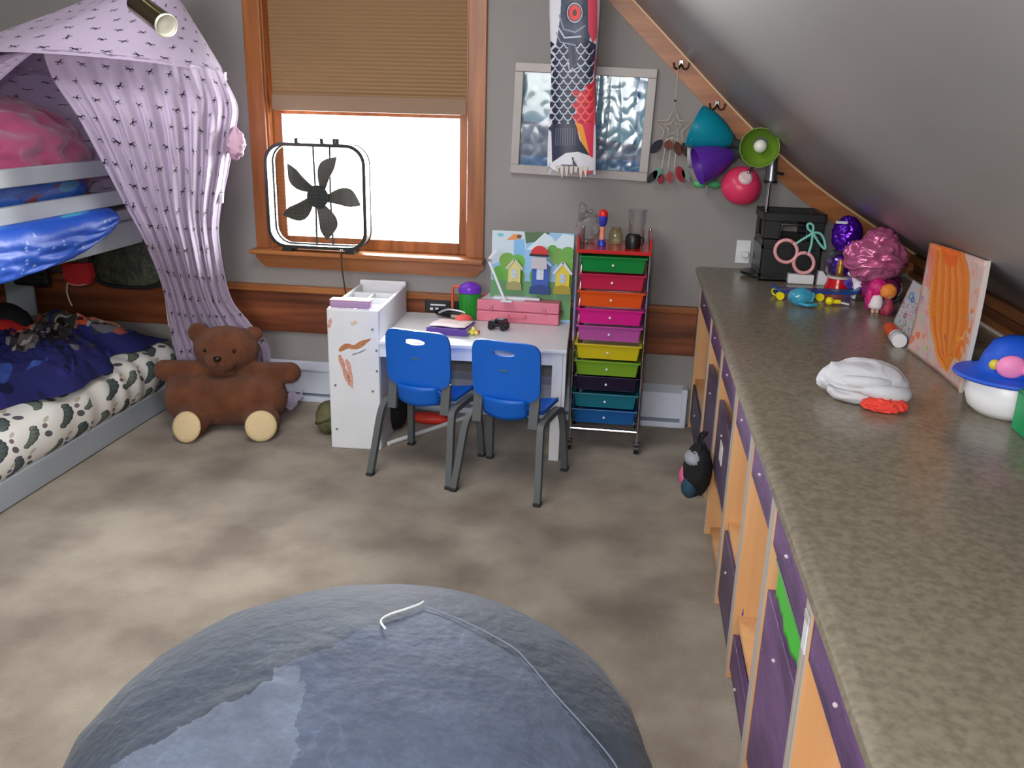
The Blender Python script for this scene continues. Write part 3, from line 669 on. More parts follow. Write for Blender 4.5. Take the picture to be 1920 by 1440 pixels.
# ------------------------------------------------------------------ drawer cart
CX0, CX1, CY0, CY1 = -.238, .09, 4.0, 4.38
ca = thing('drawer_cart', 'chrome rolling cart with ten rainbow coloured plastic drawers beside the desk', 'cart', ((CX0+CX1)/2, (CY0+CY1)/2, 0))
for x in (CX0, CX1):
    for y in (CY0+.01, CY1-.01):
        obj('post', B().cyl((x, y, .055), (x, y, 1.045), .0085, seg=12), m_chrome, ca, world=True, smooth=SM)
        c_ = obj('caster', B().cyl((x-.011, y, .026), (x+.011, y, .026), .025, seg=18), m_black, ca, world=True, smooth=SM)
        obj('fork', B().box((x, y, .05), (.034, .03, .014), bev=.004), mat('caster_fork', (60, 60, 62), .4), c_, world=True)
b = B()
for y in (CY0+.01, CY1-.01): b.cyl((CX0, y, .112), (CX1, y, .112), .008, seg=10)
for x in (CX0, CX1): b.cyl((x, CY0+.01, .112), (x, CY1-.01, .112), .008, seg=10)
obj('base_rail', b, m_chrome, ca, world=True, smooth=SM)
dc = [('green', (22, 140, 62)), ('crimson', (200, 36, 78)), ('orange', (236, 88, 20)), ('magenta', (226, 24, 142)), ('orchid', (190, 84, 166)),
      ('yellow', (214, 196, 22)), ('lime', (124, 170, 42)), ('navy', (26, 14, 52)), ('teal', (10, 114, 134)), ('blue', (18, 94, 164))]
m_pearl = mat('drawer_knob', (232, 232, 236), .15)
for i, (nm, col) in enumerate(dc):
    z1 = .955-.0812*i; z0 = z1-.069; out = (-.004, 0, 0, -.006, -.004, -.03, -.026, -.006, -.02, -.016)[i]
    md = mat('drawer_'+nm, col, .16, trans=.22, coat=.3)
    b = B(); th = .004; ya = CY0-.008+out; yb = ya+.34; sl = .016
    # front, sides, back, floor as one moulded tray: slanted front face
    fr = [(CX0+.016, ya, z1), (CX1-.016, ya, z1), (CX1-.026, ya+sl*.4, z0), (CX0+.026, ya+sl*.4, z0)]
    bk = [(CX0+.016, yb, z1), (CX1-.016, yb, z1), (CX1-.026, yb, z0), (CX0+.026, yb, z0)]
    def qd(a, b2, c2, d2, n):
        n = Vector(n)*th; vs = [Vector(k) for k in (a, b2, c2, d2)]; b.add(vs+[v+n for v in vs], [(0, 1, 2, 3), (7, 6, 5, 4), (0, 1, 5, 4), (1, 2, 6, 5), (2, 3, 7, 6), (3, 0, 4, 7)])
    qd(*fr, (0, 1, 0)); qd(*bk, (0, -1, 0)); qd(fr[0], bk[0], bk[3], fr[3], (1, 0, 0)); qd(fr[1], bk[1], bk[2], fr[2], (-1, 0, 0)); qd(fr[3], fr[2], bk[2], bk[3], (0, 0, 1))
    dr = obj('drawer', b, md, ca, world=True)
    obj('rim', B().b2((CX0+.008, ya-.01, z1-.004), (CX1-.008, ya+.006, z1+.003), .002).b2((CX0+.008, ya, z1-.003), (CX0+.02, yb, z1+.003)).b2((CX1-.02, ya, z1-.003), (CX1-.008, yb, z1+.003)), md, dr, world=True)
    obj('knob', B().sph(((CX0+CX1)/2, ya-.004, z1-.036), (.006, .007, .006), 12), m_pearl, dr, world=True, smooth=True)
    rl = obj('side_rails', B().cyl((CX0, CY0+.01, z1-.004), (CX0, CY1-.01, z1-.004), .005, seg=8).cyl((CX1, CY0+.01, z1-.004), (CX1, CY1-.01, z1-.004), .005, seg=8), m_chrome, ca, world=True)
m_red = mat('red_tray', (204, 30, 36), .2, trans=.2, coat=.3)
obj('tray', B().b2((CX0-.004, CY0-.004, .970), (CX1+.004, CY1, .980)).b2((CX0-.006, CY0-.008, .968), (CX1+.006, CY0, .986), .003), m_red, ca, world=True)
for x in (CX0, CX1):
    obj('tray_side', B().prism([(CY0+.0, .980), (CY1, .980), (CY1, 1.04), (CY0+.03, 1.048), (CY0, 1.042)], .010, Matrix(((0, 0, 1, x), (1, 0, 0, 0), (0, 1, 0, 0), (0, 0, 0, 1)))), m_red, ca, world=True)
# things on the cart
zt = .981
p = at(1131, 405, 1, 4.16)
t = thing('spinner_toy', 'toy spinner wand with red and blue ball head standing on the cart', 'toy', (p.x, 4.16, zt))
obj('base', B().lathe([(0, 0), (.02, 0), (.02, .012), (.012, .03), (0, .03)], T(0, 0, 0)), mat('toy_blue', (44, 60, 170), .3), t, smooth=SM)
obj('handle', B().lathe([(.011, .03), (.012, .05), (.010, .07), (.012, .075), (.012, .09), (.0, .09)]), mat('toy_salmon', (226, 150, 120), .4), t, smooth=SM)
obj('collar', B().lathe([(.009, .09), (.011, .10), (.009, .115), (.012, .12), (.0, .122)]), mat('toy_white', (220, 222, 228), .3), t, smooth=SM)
zc = p.z-zt
obj('blue_cup', B().lathe([(.006, .118), (.010, zc-.05), (.018, zc-.035), (.022, zc-.012), (.022, zc), (0, zc)]), mat('toy_blue', (44, 60, 170), .3), t, smooth=SM)
obj('red_head', B().sph((0, 0, zc+.006), (.0225, .0225, .026), 16), mat('toy_red', (216, 40, 40), .25), t, smooth=True)
m_clear = domemat(.985, .22)
p = at(1100, 470, 1, 4.22)
t = thing('clear_bag', 'crinkled clear plastic bag slumped behind the spinner toy on the cart', 'bag', (p.x, 4.24, zt))
obj('film', lump((0, 0, .07), (.05, .05, .072), .25, 3.5, 12, 30, flat=.001), m_clear, t, smooth=True)
obj('tied_top', lump((-.03, 0, .15), (.02, .02, .035), .3, 4, 3, 20), m_clear, t, smooth=True)
p = at(1186, 466, 1, 4.14)
t = thing('black_cup', 'small black cup on the right end of the cart top', 'cup', (p.x, 4.14, zt))
obj('cup', B().lathe([(0, 0), (.034, 0), (.037, .02), (.036, .05), (.03, .062), (.026, .058), (.03, .02), (0, .01)]), m_black, t, smooth=SM)
obj('handle', B().tube(smooth_pts([(.03, 0, .05), (.046, 0, .045), (.044, 0, .02), (.034, 0, .015)], 12), .005, 8), m_black, t, smooth=True)
p = at(1148, 465, 1, 4.24)
t = thing('amber_jar', 'pale olive glass jar behind the spinner toy on the cart', 'jar', (p.x+.012, 4.25, zt))
obj('glass', B().lathe([(0, 0), (.030, 0), (.034, .02), (.032, .05), (.026, .066), (.02, .072), (.018, .072), (.0, .07)]), mat('olive_glass', (186, 180, 140), .1, trans=.7), t, smooth=SM)
obj('rim', B().lathe([(.018, .068), (.023, .070), (.023, .078), (.018, .078), (.018, .068)]), mat('olive_glass', (186, 180, 140), .1, trans=.7), t, smooth=SM)
t = thing('clear_tumbler', 'tall clear plastic tumbler behind the black cup on the cart', 'cup', (p.x+.11, 4.27, zt))
obj('wall', B().lathe([(0, 0), (.036, 0), (.044, .16), (.042, .16), (.034, .006), (0, .006)]), m_clear, t, smooth=SM)
obj('rim', B().lathe([(.042, .158), (.0455, .158), (.0455, .164), (.042, .164), (.042, .158)]), m_clear, t, smooth=SM)
# ------------------------------------------------------------------ chairs
m_blue = mat('blue_plastic', (10, 98, 202), .42, var=.06, vscale=3, bump=.03, bscale=200)
m_leg = mat('grey_leg', (88, 92, 94), .45)
m_foot = mat('foot_cap', (44, 46, 48), .6)
def chair(name, label, px, py, rz):
    t = thing(name, label, 'chair', (px, py, 0), rz, 'blue kids chairs at the desk')
    W_, H0, H1 = .305, .415, .675
    # seat shell: curved tray
    def seat(u, v):
        x = lerp(-.15, .15, u); y = lerp(.345, .03, v)
        z = .335+.018*((2*u-1)**2)+.05*max(0, (v-.78)/.22)**2-.022*max(0, (.16-v)/.16)**2
        k = 1-.12*(max(0, abs(2*v-1)-.75)/.25)**2
        k *= 1-.32*max(0, (v-.78)/.22)
        return (x*k, y, z)
    obj('seat', B().grid(seat, 16, 18), m_blue, t, solid=.016, smooth=True)
    # curved back with an oval grip hole
    b = B(); n = 56; hw, hh = .048, .013; hz = .080
    sg = lambda q, e: math.copysign(abs(q)**e, q)
    out = [(W_/2*sg(math.cos(2*PI*i/n), .34), (H1-H0)/2*sg(math.sin(2*PI*i/n), .34)) for i in range(n)]
    hole = [(hw*math.cos(2*PI*i/n), hz+hh*math.sin(2*PI*i/n)) for i in range(n)]
    def cur(x, z): return -.028*(1-(x/.16)**2)-.085*(z-H0)+.045
    rings = []
    mid = (H0+H1)/2
    for f in (1.0, .66, .33, 0.0): rings.append([(lerp(h_[0], o_[0], f), lerp(h_[1], o_[1], f)) for h_, o_ in zip(hole, out)])
    vs = []; fs = []
    for side in (0, 1):
        for R_ in rings:
            for x, z in R_: vs.append((x, cur(x, z+mid)+(.007 if side else -.007), z+mid))
    m_ = len(rings)
    for side in (0, 1):
        o0 = side*m_*n
        for r_ in range(m_-1):
            for i in range(n): fs.append((o0+r_*n+i, o0+r_*n+(i+1) % n, o0+(r_+1)*n+(i+1) % n, o0+(r_+1)*n+i))
    for r_ in (0, m_-1):
        for i in range(n): fs.append((r_*n+i, r_*n+(i+1) % n, m_*n+r_*n+(i+1) % n, m_*n+r_*n+i))
    b.add(vs, fs)
    bk = obj('backrest', b, m_blue, t, smooth=SM)
    obj('badge', B().box((.0, cur(0, mid+.005)-.008, mid+.005), (.04, .003, .009), bev=.001), mat('badge', (60, 96, 130), .5), bk)
    # lower lip between the uprights
    obj('back_lip', B().grid(lambda u, v: (lerp(-.098, .098, u), .018-.03*(1-(2*u-1)**2)+.02*v, lerp(.425, .345, v)-.012*(1-(2*u-1)**2)*v), 12, 5), m_blue, t, solid=.01, smooth=True)
    for sx in (-1, 1):
        xi = .128*sx
        obj('upright', B().bar((xi, .028, .30), (xi, .05, .435), .04, .02, (0, 1, 0)), m_leg, t)
        def ribbon(P, wd):
            b = B(); P = smooth_pts(P, 18)
            vs = []
            for i, p in enumerate(P):
                tt = (P[min(i+1, 18)]-P[max(i-1, 0)]).normalized(); x = Vector((1, 0, 0)); nrm = tt.cross(x).normalized()
                for a, c2 in ((-1, -1), (1, -1), (1, 1), (-1, 1)): vs.append(p+x*a*.014+nrm*c2*wd/2)
            for i in range(18):
                for k in range(4): b.f.append((i*4+k, i*4+(k+1) % 4, i*4+4+(k+1) % 4, i*4+4+k))
            b.v = [tuple(v) for v in vs]; b.f += [(3, 2, 1, 0), (72, 73, 74, 75)]; return b
        xo = .165*sx
        lg = obj('leg', ribbon([(.192*sx, -.07, .012), (.182*sx, -.035, .14), (.172*sx, .0, .27), (xo, .03, .315), (xo, .09, .325)], .026), m_leg, t)
        obj('foot_cap', B().box((.192*sx, -.071, .008), (.032, .034, .016), bev=.003), m_foot, lg)
        lg = obj('leg', ribbon([(.186*sx, .335, .012), (.18*sx, .325, .14), (.172*sx, .305, .27), (xo, .26, .32), (xo, .09, .325)], .026), m_leg, t)
        obj('foot_cap', B().box((.186*sx, .336, .008), (.032, .034, .016), bev=.003), m_foot, lg)
        obj('side_arm', B().bar((xi, .04, .318), (xo+.01*sx, .055, .318), .03, .02), m_leg, t)
    return t
def chair_at(name, label, l, r, rzx=0):
    a, b2 = at(*l, 2, 0), at(*r, 2, 0); an = math.atan2(b2.y-a.y, b2.x-a.x); mid = (a+b2)/2
    off = Vector((-math.sin(an), math.cos(an), 0))*.07
    chair(name, label, mid.x+off.x, mid.y+off.y, an)
chair_at('kids_chair', 'blue plastic kids chair with grey legs next to the white storage bin', (692, 890), (845, 917))
chair_at('kids_chair', 'blue plastic kids chair with grey legs next to the rainbow drawer cart', (853, 920), (1005, 948))
# things under and beside the desk
t = thing('black_bag', 'round black bag lying on the floor under the desk', 'bag', (*at(735, 815, 2, 0).xy, 0))
obj('body', lump((0, .1, .115), (.05, .11, .115), .08, 2, 5, 32, flat=.001), mk, t, smooth=True)
obj('red_trim', B().tube(smooth_pts([(-.04, .0, .2), (0, -.0, .225), (.04, .02, .215)], 10), .012, 8), mat('red_trim', (206, 50, 44), .6), t, smooth=True)
t = thing('red_toy', 'small red toy piece on the floor under the left chair', 'toy', (*at(800, 800, 2, 0).xy, 0))
obj('piece', lump((0, .05, .03), (.10, .04, .03), .1, 3, 2, 24, flat=.001), mat('red_toy', (214, 60, 48), .5), t, smooth=True)
a = at(728, 836, 2, 0); c_ = at(895, 768, 2, 0)
o = obj('white_pole', B().cyl((a.x, a.y, .012), (c_.x, c_.y-.12, .012), .011, seg=12), m_white); tag(o, 'thin white pole lying on the carpet beneath the desk', 'pole')
p = at(600, 822, 2, 0)
t = thing('olive_ball', 'olive green patterned ball on the carpet left of the desk', 'ball', (p.x+.02, p.y+.08, 0))
obj('ball', lump((0, 0, .085), (.062, .062, .085), .05, 3, 6, 32, flat=.001), mat('olive_cloth', (110, 108, 74), .8, col2=(74, 74, 48), vscale=14), t, smooth=True)
obj('band', B().tube([(.064*math.cos(a_), .064*math.sin(a_), .085+.03*math.cos(a_)) for a_ in np.linspace(0, 2*PI, 24, endpoint=False)], .006, 6, True), mat('olive_dark', (66, 66, 44), .8), t, smooth=True)
# ------------------------------------------------------------------ teddy bear seat
def E3(loc, deg): return Euler([math.radians(a) for a in deg]).to_matrix().to_4x4()
BX, BY = -1.995, 4.0
be = thing('teddy_bear', 'big brown plush teddy bear seat with cream foot pads sitting by the bed', 'teddy bear', (BX, BY, 0), math.radians(9))
m_fur = mat('brown_fur', (124, 72, 44), .95, col2=(100, 56, 33), vscale=9, bump=.7, bscale=150, sheen=.1)
b = B()
for i in range(9):
    f = i/8*2-1; b.sph((f*.185, .0-.01*(1-f*f), .135+.012*f*f), (.125, .15, .130), 18)
b.sph((0, .115, .225), (.17, .085, .13), 18)                  # chest
for s in (-1, 1):
    for i in range(8):
        f = i/7; b.sph((s*(.11+.205*f)+.01, .05-.03*f, .262+.014*f), (.062-.004*f, .062-.006*f, .058-.002*f), 14)
    for i in range(5):
        f = i/4; b.sph((s*(.13+.045*f)+.03+.022*f, -.08-.10*f+(.03*f if s > 0 else 0), .095-.022*f), (.08, .08, .08), 14)
b.sph((0.0, .06, .385), (.165, .125, .118), 22); b.sph((.0, -.03, .350), (.085, .07, .058), 16)
b.sph((-.135, .06, .465), (.055, .035, .055), 14); b.sph((.125, .12, .45), (.05, .035, .04), 14)
fb = remesh(b, .009, 4)
body = obj('body', fb, m_fur, be, smooth=True)
m_pad = mat('cream_plush', (222, 198, 154), .9, bump=.3, bscale=120)
m_eye = mat('dark_eye', (34, 18, 12), .25)
for s in (-1, 1):
    R_ = E3(0, (72, 0, s*16)); b = B(); b.lathe([(0, .012), (.056, .012), (.073, .006), (.077, -.004), (.072, -.012), (0, -.012)], T(s*.176+.055, -.262+(.03 if s > 0 else 0), .078) @ R_)
    obj('foot_pad', b, m_pad, be, smooth=True)
    obj('eye', B().sph((s*.072, -.052, .405), .009, 12), m_eye, be, smooth=True)
obj('nose', B().sph((.0, -.098, .375), (.020, .012, .015), 12), m_eye, be, smooth=True)
obj('mouth', B().tube(smooth_pts([(-.04, -.088, .335), (-.02, -.098, .330), (.0, -.099, .34), (.02, -.098, .330), (.04, -.088, .335)], 12), .003, 6), mat('mouth_thread', (92, 50, 30), .9), be)
obj('muzzle_seam', B().tube([(.0, -.105, .36), (.0, -.103, .34)], .003, 6), mat('mouth_thread', (92, 50, 30), .9), be)
# ------------------------------------------------------------------ bunk bed
m_grey = mat('grey_painted_wood', (166, 174, 182), .4, var=.04, vscale=5, bump=.03, bscale=60)
FX = -2.41; Y0, Y1 = 2.30, 4.36
bk = thing('bunk_bed', 'grey painted wooden bunk bed with low lower bed on the left', 'bed', (-2.9, 3.3, 0))
def bed(name, lo, hi): return obj(name, B().b2(lo, hi, .004), m_grey, bk, world=True)
bed('lower_rail', (FX-.03, Y0, 0.005), (FX, Y1, .122)); bed('lower_rail', (-3.43, Y0, .005), (-3.40, Y1, .122))
bed('guard_rail', (FX-.028, Y0, 1.245), (FX, Y1, 1.316)); bed('guard_rail', (FX-.028, Y0, 1.105), (FX, Y1, 1.173))
bed('upper_rail', (FX-.034, Y0, .905), (FX, Y1, 1.02)); bed('upper_board', (FX-.06, Y0, 1.02), (FX-.034, Y1, 1.07))
bed('upper_rail', (-3.43, Y0, .905), (-3.40, Y1, 1.02))
bed('upper_deck', (-3.40, Y0, .905), (FX-.034, Y1, .925))
for y in (Y0-.06, Y1): bed('post', (FX-.06, y, 0.0), (FX, y+.06, 1.34)); bed('post', (-3.43, y, 0), (-3.36, y+.06, 1.34))
bed('head_panel', (-3.36, Y1-.02, .30), (-3.245, Y1, .905))
bed('lower_deck', (-3.40, Y0, .09), (FX-.03, Y1, .11))
bed('ladder_leg', (FX+.002, 2.70, 0), (FX+.03, 2.775, .95)); bed('ladder_leg', (FX+.002, 2.32, 0), (FX+.03, 2.39, .95))
for z in (.3, .55, .8): bed('ladder_rung', (FX+.006, 2.39, z), (FX+.024, 2.70, z+.05))
# lower mattress with leaf print cover
cv = Cv(1024, 1024, (226, 224, 218)); rg = np.random.default_rng(11)
def motif(x, y, s, ang, col, col2):
    for k in range(6):
        t_ = k/5-.5; px = x+s*t_*math.cos(ang)-s*.25*(t_*t_)*math.sin(ang)*3; py = y+s*t_*math.sin(ang)+s*.25*(t_*t_)*math.cos(ang)*3
        r_ = s*(.23-.16*abs(t_)); cv.ell(px+s*.1*math.sin(ang), py-s*.1*math.cos(ang), r_, r_, tuple(int(c*.72) for c in col)); cv.ell(px, py, r_*1.05, r_*1.05, col)
        cv.ell(px-s*.02, py+s*.03, r_*.5, r_*.5, col2, alpha=.55)
for j in range(5):
    for i in range(6):
        x = (i+.5+(j % 2)*.5)/6+.02*rg.normal(); y = (j+.5)/5+.015*rg.normal()
        if (i+j) % 2: motif(x, y, .125, 1.35+.3*rg.normal(), (74, 86, 88), (104, 122, 114))
        else: motif(x, y, .10, 1.0+.3*rg.normal(), (92, 104, 94), (134, 146, 122))
        cv.ell(x+.075, y-.03, .016, .026, (86, 84, 92), rot=.5); cv.ell(x+.068, y+.03, .012, .016, (112, 98, 108), rot=.3); cv.ell(x+.085, y+.065, .02, .012, (186, 178, 160), rot=.7)
    m_leaf = noimg('leaf_print_cover', cv, .85, tile=(1.75, .85), bump=.12, bscale=14)
mt = thing('leaf_mattress', 'lower bunk mattress in a white cover with grey-green leaf print', 'mattress', (-2.9, 3.3, .11))
def mtop(u, v):
    # section: from back top across to the front edge then down the bulging front side
    y = lerp(2.36, 4.34, u)
    ww = .006*math.sin(34*y+3*math.sin(5*y))*min(1, v*2)
    pr = [(-3.38, .335), (-3.0, .345), (-2.62, .347), (-2.48, .335), (-2.415, .295), (-2.395, .22), (-2.405, .15), (-2.43, .112)]
    P = curve_at([Vector((a_, 0, z)) for a_, z in pr], v)
    e = min(1, (4.34-y)/.10); e = math.sqrt(max(0, 1-(1-e)**2))
    return (P.x-(1-e)*.03*v+ww, y, .112+(P.z-.112)*(.45+.55*e)+.6*ww)
obj('fitted_cover', B().grid(mtop, 150, 40), m_leaf, mt, world=True, smooth=True)
def mend(u, v): p = mtop(1.0, u); return (p[0], p[1], lerp(p[2], .112, v))
obj('foot_end', B().grid(mend, 20, 3), m_leaf, mt, world=True, smooth=True)
# navy comforter heap
cv = Cv(512, 512, (38, 40, 96)); rg = np.random.default_rng(5)
for i in range(50): cv.ell(rg.random(), rg.random(), .02+.04*rg.random(), .01+.02*rg.random(), (22, 22, 50) if i % 3 else (60, 84, 150), rot=rg.random()*3, alpha=.7)
for i in range(110):
    x, y = (.52+.48*rg.random(), .1+.85*rg.random()); c_ = [(26, 26, 34), (58, 56, 62), (110, 106, 108), (40, 44, 110), (30, 34, 84), (176, 90, 66)][i % 6]
    cv.ell(x, y, .015+.04*rg.random(), .01+.025*rg.random(), c_, rot=rg.random()*3, alpha=.85)
for i in range(70):
    x, y = (.55*rg.random(), rg.random()); c_ = [(50, 60, 140), (60, 90, 170), (28, 28, 66), (48, 44, 120)][i % 4]
    cv.ell(x, y, .01+.05*rg.random(), .006+.02*rg.random(), c_, rot=.4+rg.random(), alpha=.7)
for (x, y, r_, c_) in ((.86, .30, .11, (216, 106, 70)), (.80, .22, .07, (206, 84, 60)), (.90, .20, .08, (222, 130, 80)), (.84, .16, .08, (96, 98, 104)), (.74, .30, .10, (66, 62, 62)), (.70, .46, .11, (84, 80, 80)), (.66, .30, .08, (60, 58, 62)), (.90, .62, .08, (150, 152, 158)), (.80, .62, .07, (74, 90, 110)), (.97, .40, .05, (150, 152, 158)), (.72, .52, .10, (216, 106, 70)), (.76, .57, .08, (120, 122, 130)), (.83, .50, .06, (222, 126, 84)), (.62, .45, .05, (206, 80, 62)), (.55, .36, .09, (72, 72, 78)), (.48, .28, .07, (110, 104, 102)),
                       (.80, .72, .07, (150, 152, 158)), (.90, .30, .06, (140, 146, 158)), (.30, .75, .06, (84, 116, 180)), (.16, .80, .04, (190, 170, 140)), (.25, .60, .05, (70, 90, 160)), (.10, .55, .07, (46, 70, 120)), (.40, .85, .05, (54, 66, 150))):
    cv.ell(x, y, r_, r_*.7, c_, rot=.6); cv.ell(x-.02, y+.01, r_*.5, r_*.28, tuple(int(k*.45) for k in c_), rot=.9)
    cv.line([(x-r_, y), (x, y+r_*.5), (x+r_, y-.02)], .014, (224, 214, 204), .6)
cv.line([(.05, .72), (.14, .76), (.28, .70)], .02, (120, 160, 226), .7)
m_comf = noimg('navy_comforter_print', cv, .9, bump=.2, bscale=30, spec=.2)
co = thing('navy_comforter', 'navy blue printed comforter bunched up on the lower bunk', 'comforter', (-2.95, 3.5, .345))
fe = [at(px, py, 2, .36) for px, py in ((-190, 800), (-60, 775), (40, 752), (110, 738), (170, 712), (205, 690), (215, 662), (250, 655), (318, 632))]
def comf(u, v):
    E_ = curve_at(fe, u); y = E_.y; xb = -3.36
    x = lerp(xb, E_.x+.015*math.sin(19*y), v)
    hgt = (1-abs(2*v-1)**4)*(1-abs(2*u-1)**6)
    p3 = (x, y, 0)
    z = .348+hgt*(.055+.07*max(0, 1-((u-.45)/.28)**2)*v+.06*max(0, 1-((u-.86)/.16)**2)+.05*rid(p3, 3.2, 1)+.045*rid(p3, 8, 3)+.026*rid(p3, 17, 2))
    return (x, y, max(z, .346-.02*0))
obj('cloth', B().grid(comf, 170, 100), m_comf, co, world=True, smooth=True)
q = at(18, 598, 1, 3.75)
t = thing('red_pillow', 'round red and black pillow at the left edge of the lower bunk', 'pillow', (q.x-.05, 3.75, .36))
obj('red_side', lump((q.x-.03, 3.72, .46), (.13, .10, .105), .05, 2, 3, 32), mat('red_fabric', (206, 44, 40), .7), t, world=True, smooth=True)
obj('black_side', lump((q.x-.07, 3.79, .52), (.14, .10, .10), .05, 2, 4, 32), mat('black_fabric', (24, 22, 28), .8), t, world=True, smooth=True)
# upper bunk bedding
m_satin = mat('pink_satin', (176, 78, 118), .28, col2=(156, 62, 100), vscale=4, sheen=.4, bump=.35, bscale=14)
t = thing('pink_comforter', 'shiny pink satin comforter heaped on the upper bunk', 'comforter', (-2.9, 3.4, 1.1))
obj('cloth', lump((-2.93, 3.50, 1.305), (.44, .70, .29), .10, 3.2, 2, 110), m_satin, t, world=True, smooth=True)
cv = Cv(512, 256, (40, 96, 190)); rg = np.random.default_rng(8)
for i in range(60): cv.ell(rg.random(), .1+.9*rg.random(), .04+.08*rg.random(), .02+.04*rg.random(), [(80, 180, 220), (44, 70, 160), (150, 50, 60), (206, 100, 60), (60, 120, 220), (60, 160, 210)][i % 6], rot=.5+rg.random()*.5, alpha=.8)
t = thing('blue_blanket', 'blue printed blanket bulging out between the upper bunk rails', 'blanket', (-2.55, 3.2, 1.0))
m_bl = noimg('blue_blanket_print', cv, .5, bump=.25, bscale=16)
cv = Cv(512, 256, (36, 92, 206))
for i in range(30): cv.ell(rg.random(), .78+.2*rg.random(), .05+.05*rg.random(), .02+.03*rg.random(), [(60, 160, 226), (40, 120, 230), (60, 190, 220)][i % 3], rot=rg.random()*.5, alpha=.7)
for i in range(34):
    x, y = rg.random(), .05+.6*rg.random(); cv.poly([(x-.010, y-.02), (x+.010, y-.02), (x, y+.03)], (176, 200, 244), .8)
m_bl2 = noimg('blue_blanket_underside', cv, .45, bump=.25, bscale=16)
def bl1(u, v):
    y = lerp(2.4, 3.86, u); e = max(0, 1-abs(2*u-1)**7)**.5
    a = PI*(v-.5); k = 1+.10*rid((0, y, v), 4, 2)
    return (-2.56+.09*e*math.cos(a)*k, y, 1.20-.13*math.sin(a)*e)
obj('upper_fold', B().grid(bl1, 70, 24), m_bl, t, world=True, smooth=True)
def bl2(u, v):
    y = lerp(2.5, 3.80, u); drop = .155*max(0, 1-max(0, (y-2.95)/.86)**2.2)**.6
    p = curve_at([Vector((-2.50, 0, 1.095)), Vector((-2.43, 0, 1.10)), Vector((-2.385, 0, 1.085)), Vector((-2.375, 0, 1.06))], min(1, v*2.2))
    z = p.z-max(0, v-.3)/.7*drop; k = .012*rid((0, y, v), 5, 4)
    return (p.x+k+.012*math.sin(PI*v), y, z)
obj('hanging_fold', B().grid(bl2, 70, 24), m_bl2, t, world=True, smooth=True, solid=.012)
# things hung under the upper bunk
m_net = mat('black_mesh_cloth', (34, 36, 32), .6, col2=(66, 70, 54), vscale=16, bump=.6, bscale=40)
q = at(245, 498, 1, 4.12)
t = thing('black_mesh_bag', 'black mesh bag hanging under the upper bunk beside the canopy', 'bag', (q.x, 4.12, q.z-.1))
obj('mesh', lump((q.x, 4.12, q.z+.02), (.20, .05, .135), .05, 3, 6, 40, pw=.7), m_net, t, world=True, smooth=True)
obj('rim', B().tube([(q.x+.195*math.copysign(abs(math.cos(a_))**.6, math.cos(a_)), 4.085, q.z+.02+.125*math.copysign(abs(math.sin(a_))**.6, math.sin(a_))) for a_ in np.linspace(0, 2*PI, 40, endpoint=False)], .010, 8, True), m_black, t, world=True, smooth=True)
obj('cord', B().tube([(q.x-.1, 4.12, q.z+.14), (q.x-.1, 4.12, .905)], .004, 6).tube([(q.x+.1, 4.12, q.z+.14), (q.x+.1, 4.12, .905)], .004, 6), m_black, t, world=True)
q = at(147, 512, 1, 4.05)
t = thing('red_pouch', 'small red felt pouch with white cord hanging under the upper bunk', 'pouch', (q.x, 4.05, q.z-.06))
obj('felt', B().prism([(q.x-.072, q.z+.05), (q.x+.07, q.z+.055), (q.x+.08, q.z-.01), (q.x+.055, q.z-.055), (q.x-.04, q.z-.055), (q.x-.072, q.z-.02)], .04, T(0, 4.05, 0) @ XZ), mat('red_felt', (196, 40, 44), .8), t, world=True)
obj('hem', B().tube(smooth_pts([(q.x-.05, 4.027, q.z-.05), (q.x, 4.025, q.z-.058), (q.x+.05, 4.027, q.z-.05)], 10), .004, 6), mat('pink_hem', (226, 150, 150), .8), t, world=True)
obj('cord', B().tube(smooth_pts([(q.x-.06, 4.04, q.z-.05), (q.x-.07, 4.04, q.z-.10), (q.x-.06, 4.04, q.z-.15), (q.x-.05, 4.04, q.z-.17)], 12), .004, 6), mat('cord_white', (206, 196, 178), .8), t, world=True)
obj('hanger', B().tube([(q.x, 4.05, q.z+.04), (q.x, 4.05, .905)], .003, 6), m_black, t, world=True)
q = at(70, 522, 1, 4.05)
t = thing('black_pouch', 'flat black pouch with a silver zip pull hanging left of the red pouch', 'pouch', (q.x, 4.05, q.z-.05))
obj('cloth', B().box((q.x-.03, 4.05, q.z+.02), (.20, .04, .12), bev=.02), m_black, t, world=True)
obj('zip_pull', B().tube([(q.x+.0, 4.028, q.z+.01), (q.x+.06, 4.026, q.z+.012)], .005, 6), m_chrome, t, world=True)
obj('hanger', B().tube([(q.x-.03, 4.05, q.z+.07), (q.x-.03, 4.05, .905)], .003, 6), m_black, t, world=True)
P_ = [at(px, py, 1, 4.16) for px, py in ((296, 478), (300, 510), (308, 545), (314, 590), (317, 612))]
o = obj('white_rope', B().tube(smooth_pts([(P_[0].x, 4.16, .905)]+P_, 20), .004, 6), mat('cord_white', (206, 196, 178), .8), smooth=True); tag(o, 'white rope hanging down beside the lavender canopy above the lower bunk', 'rope')
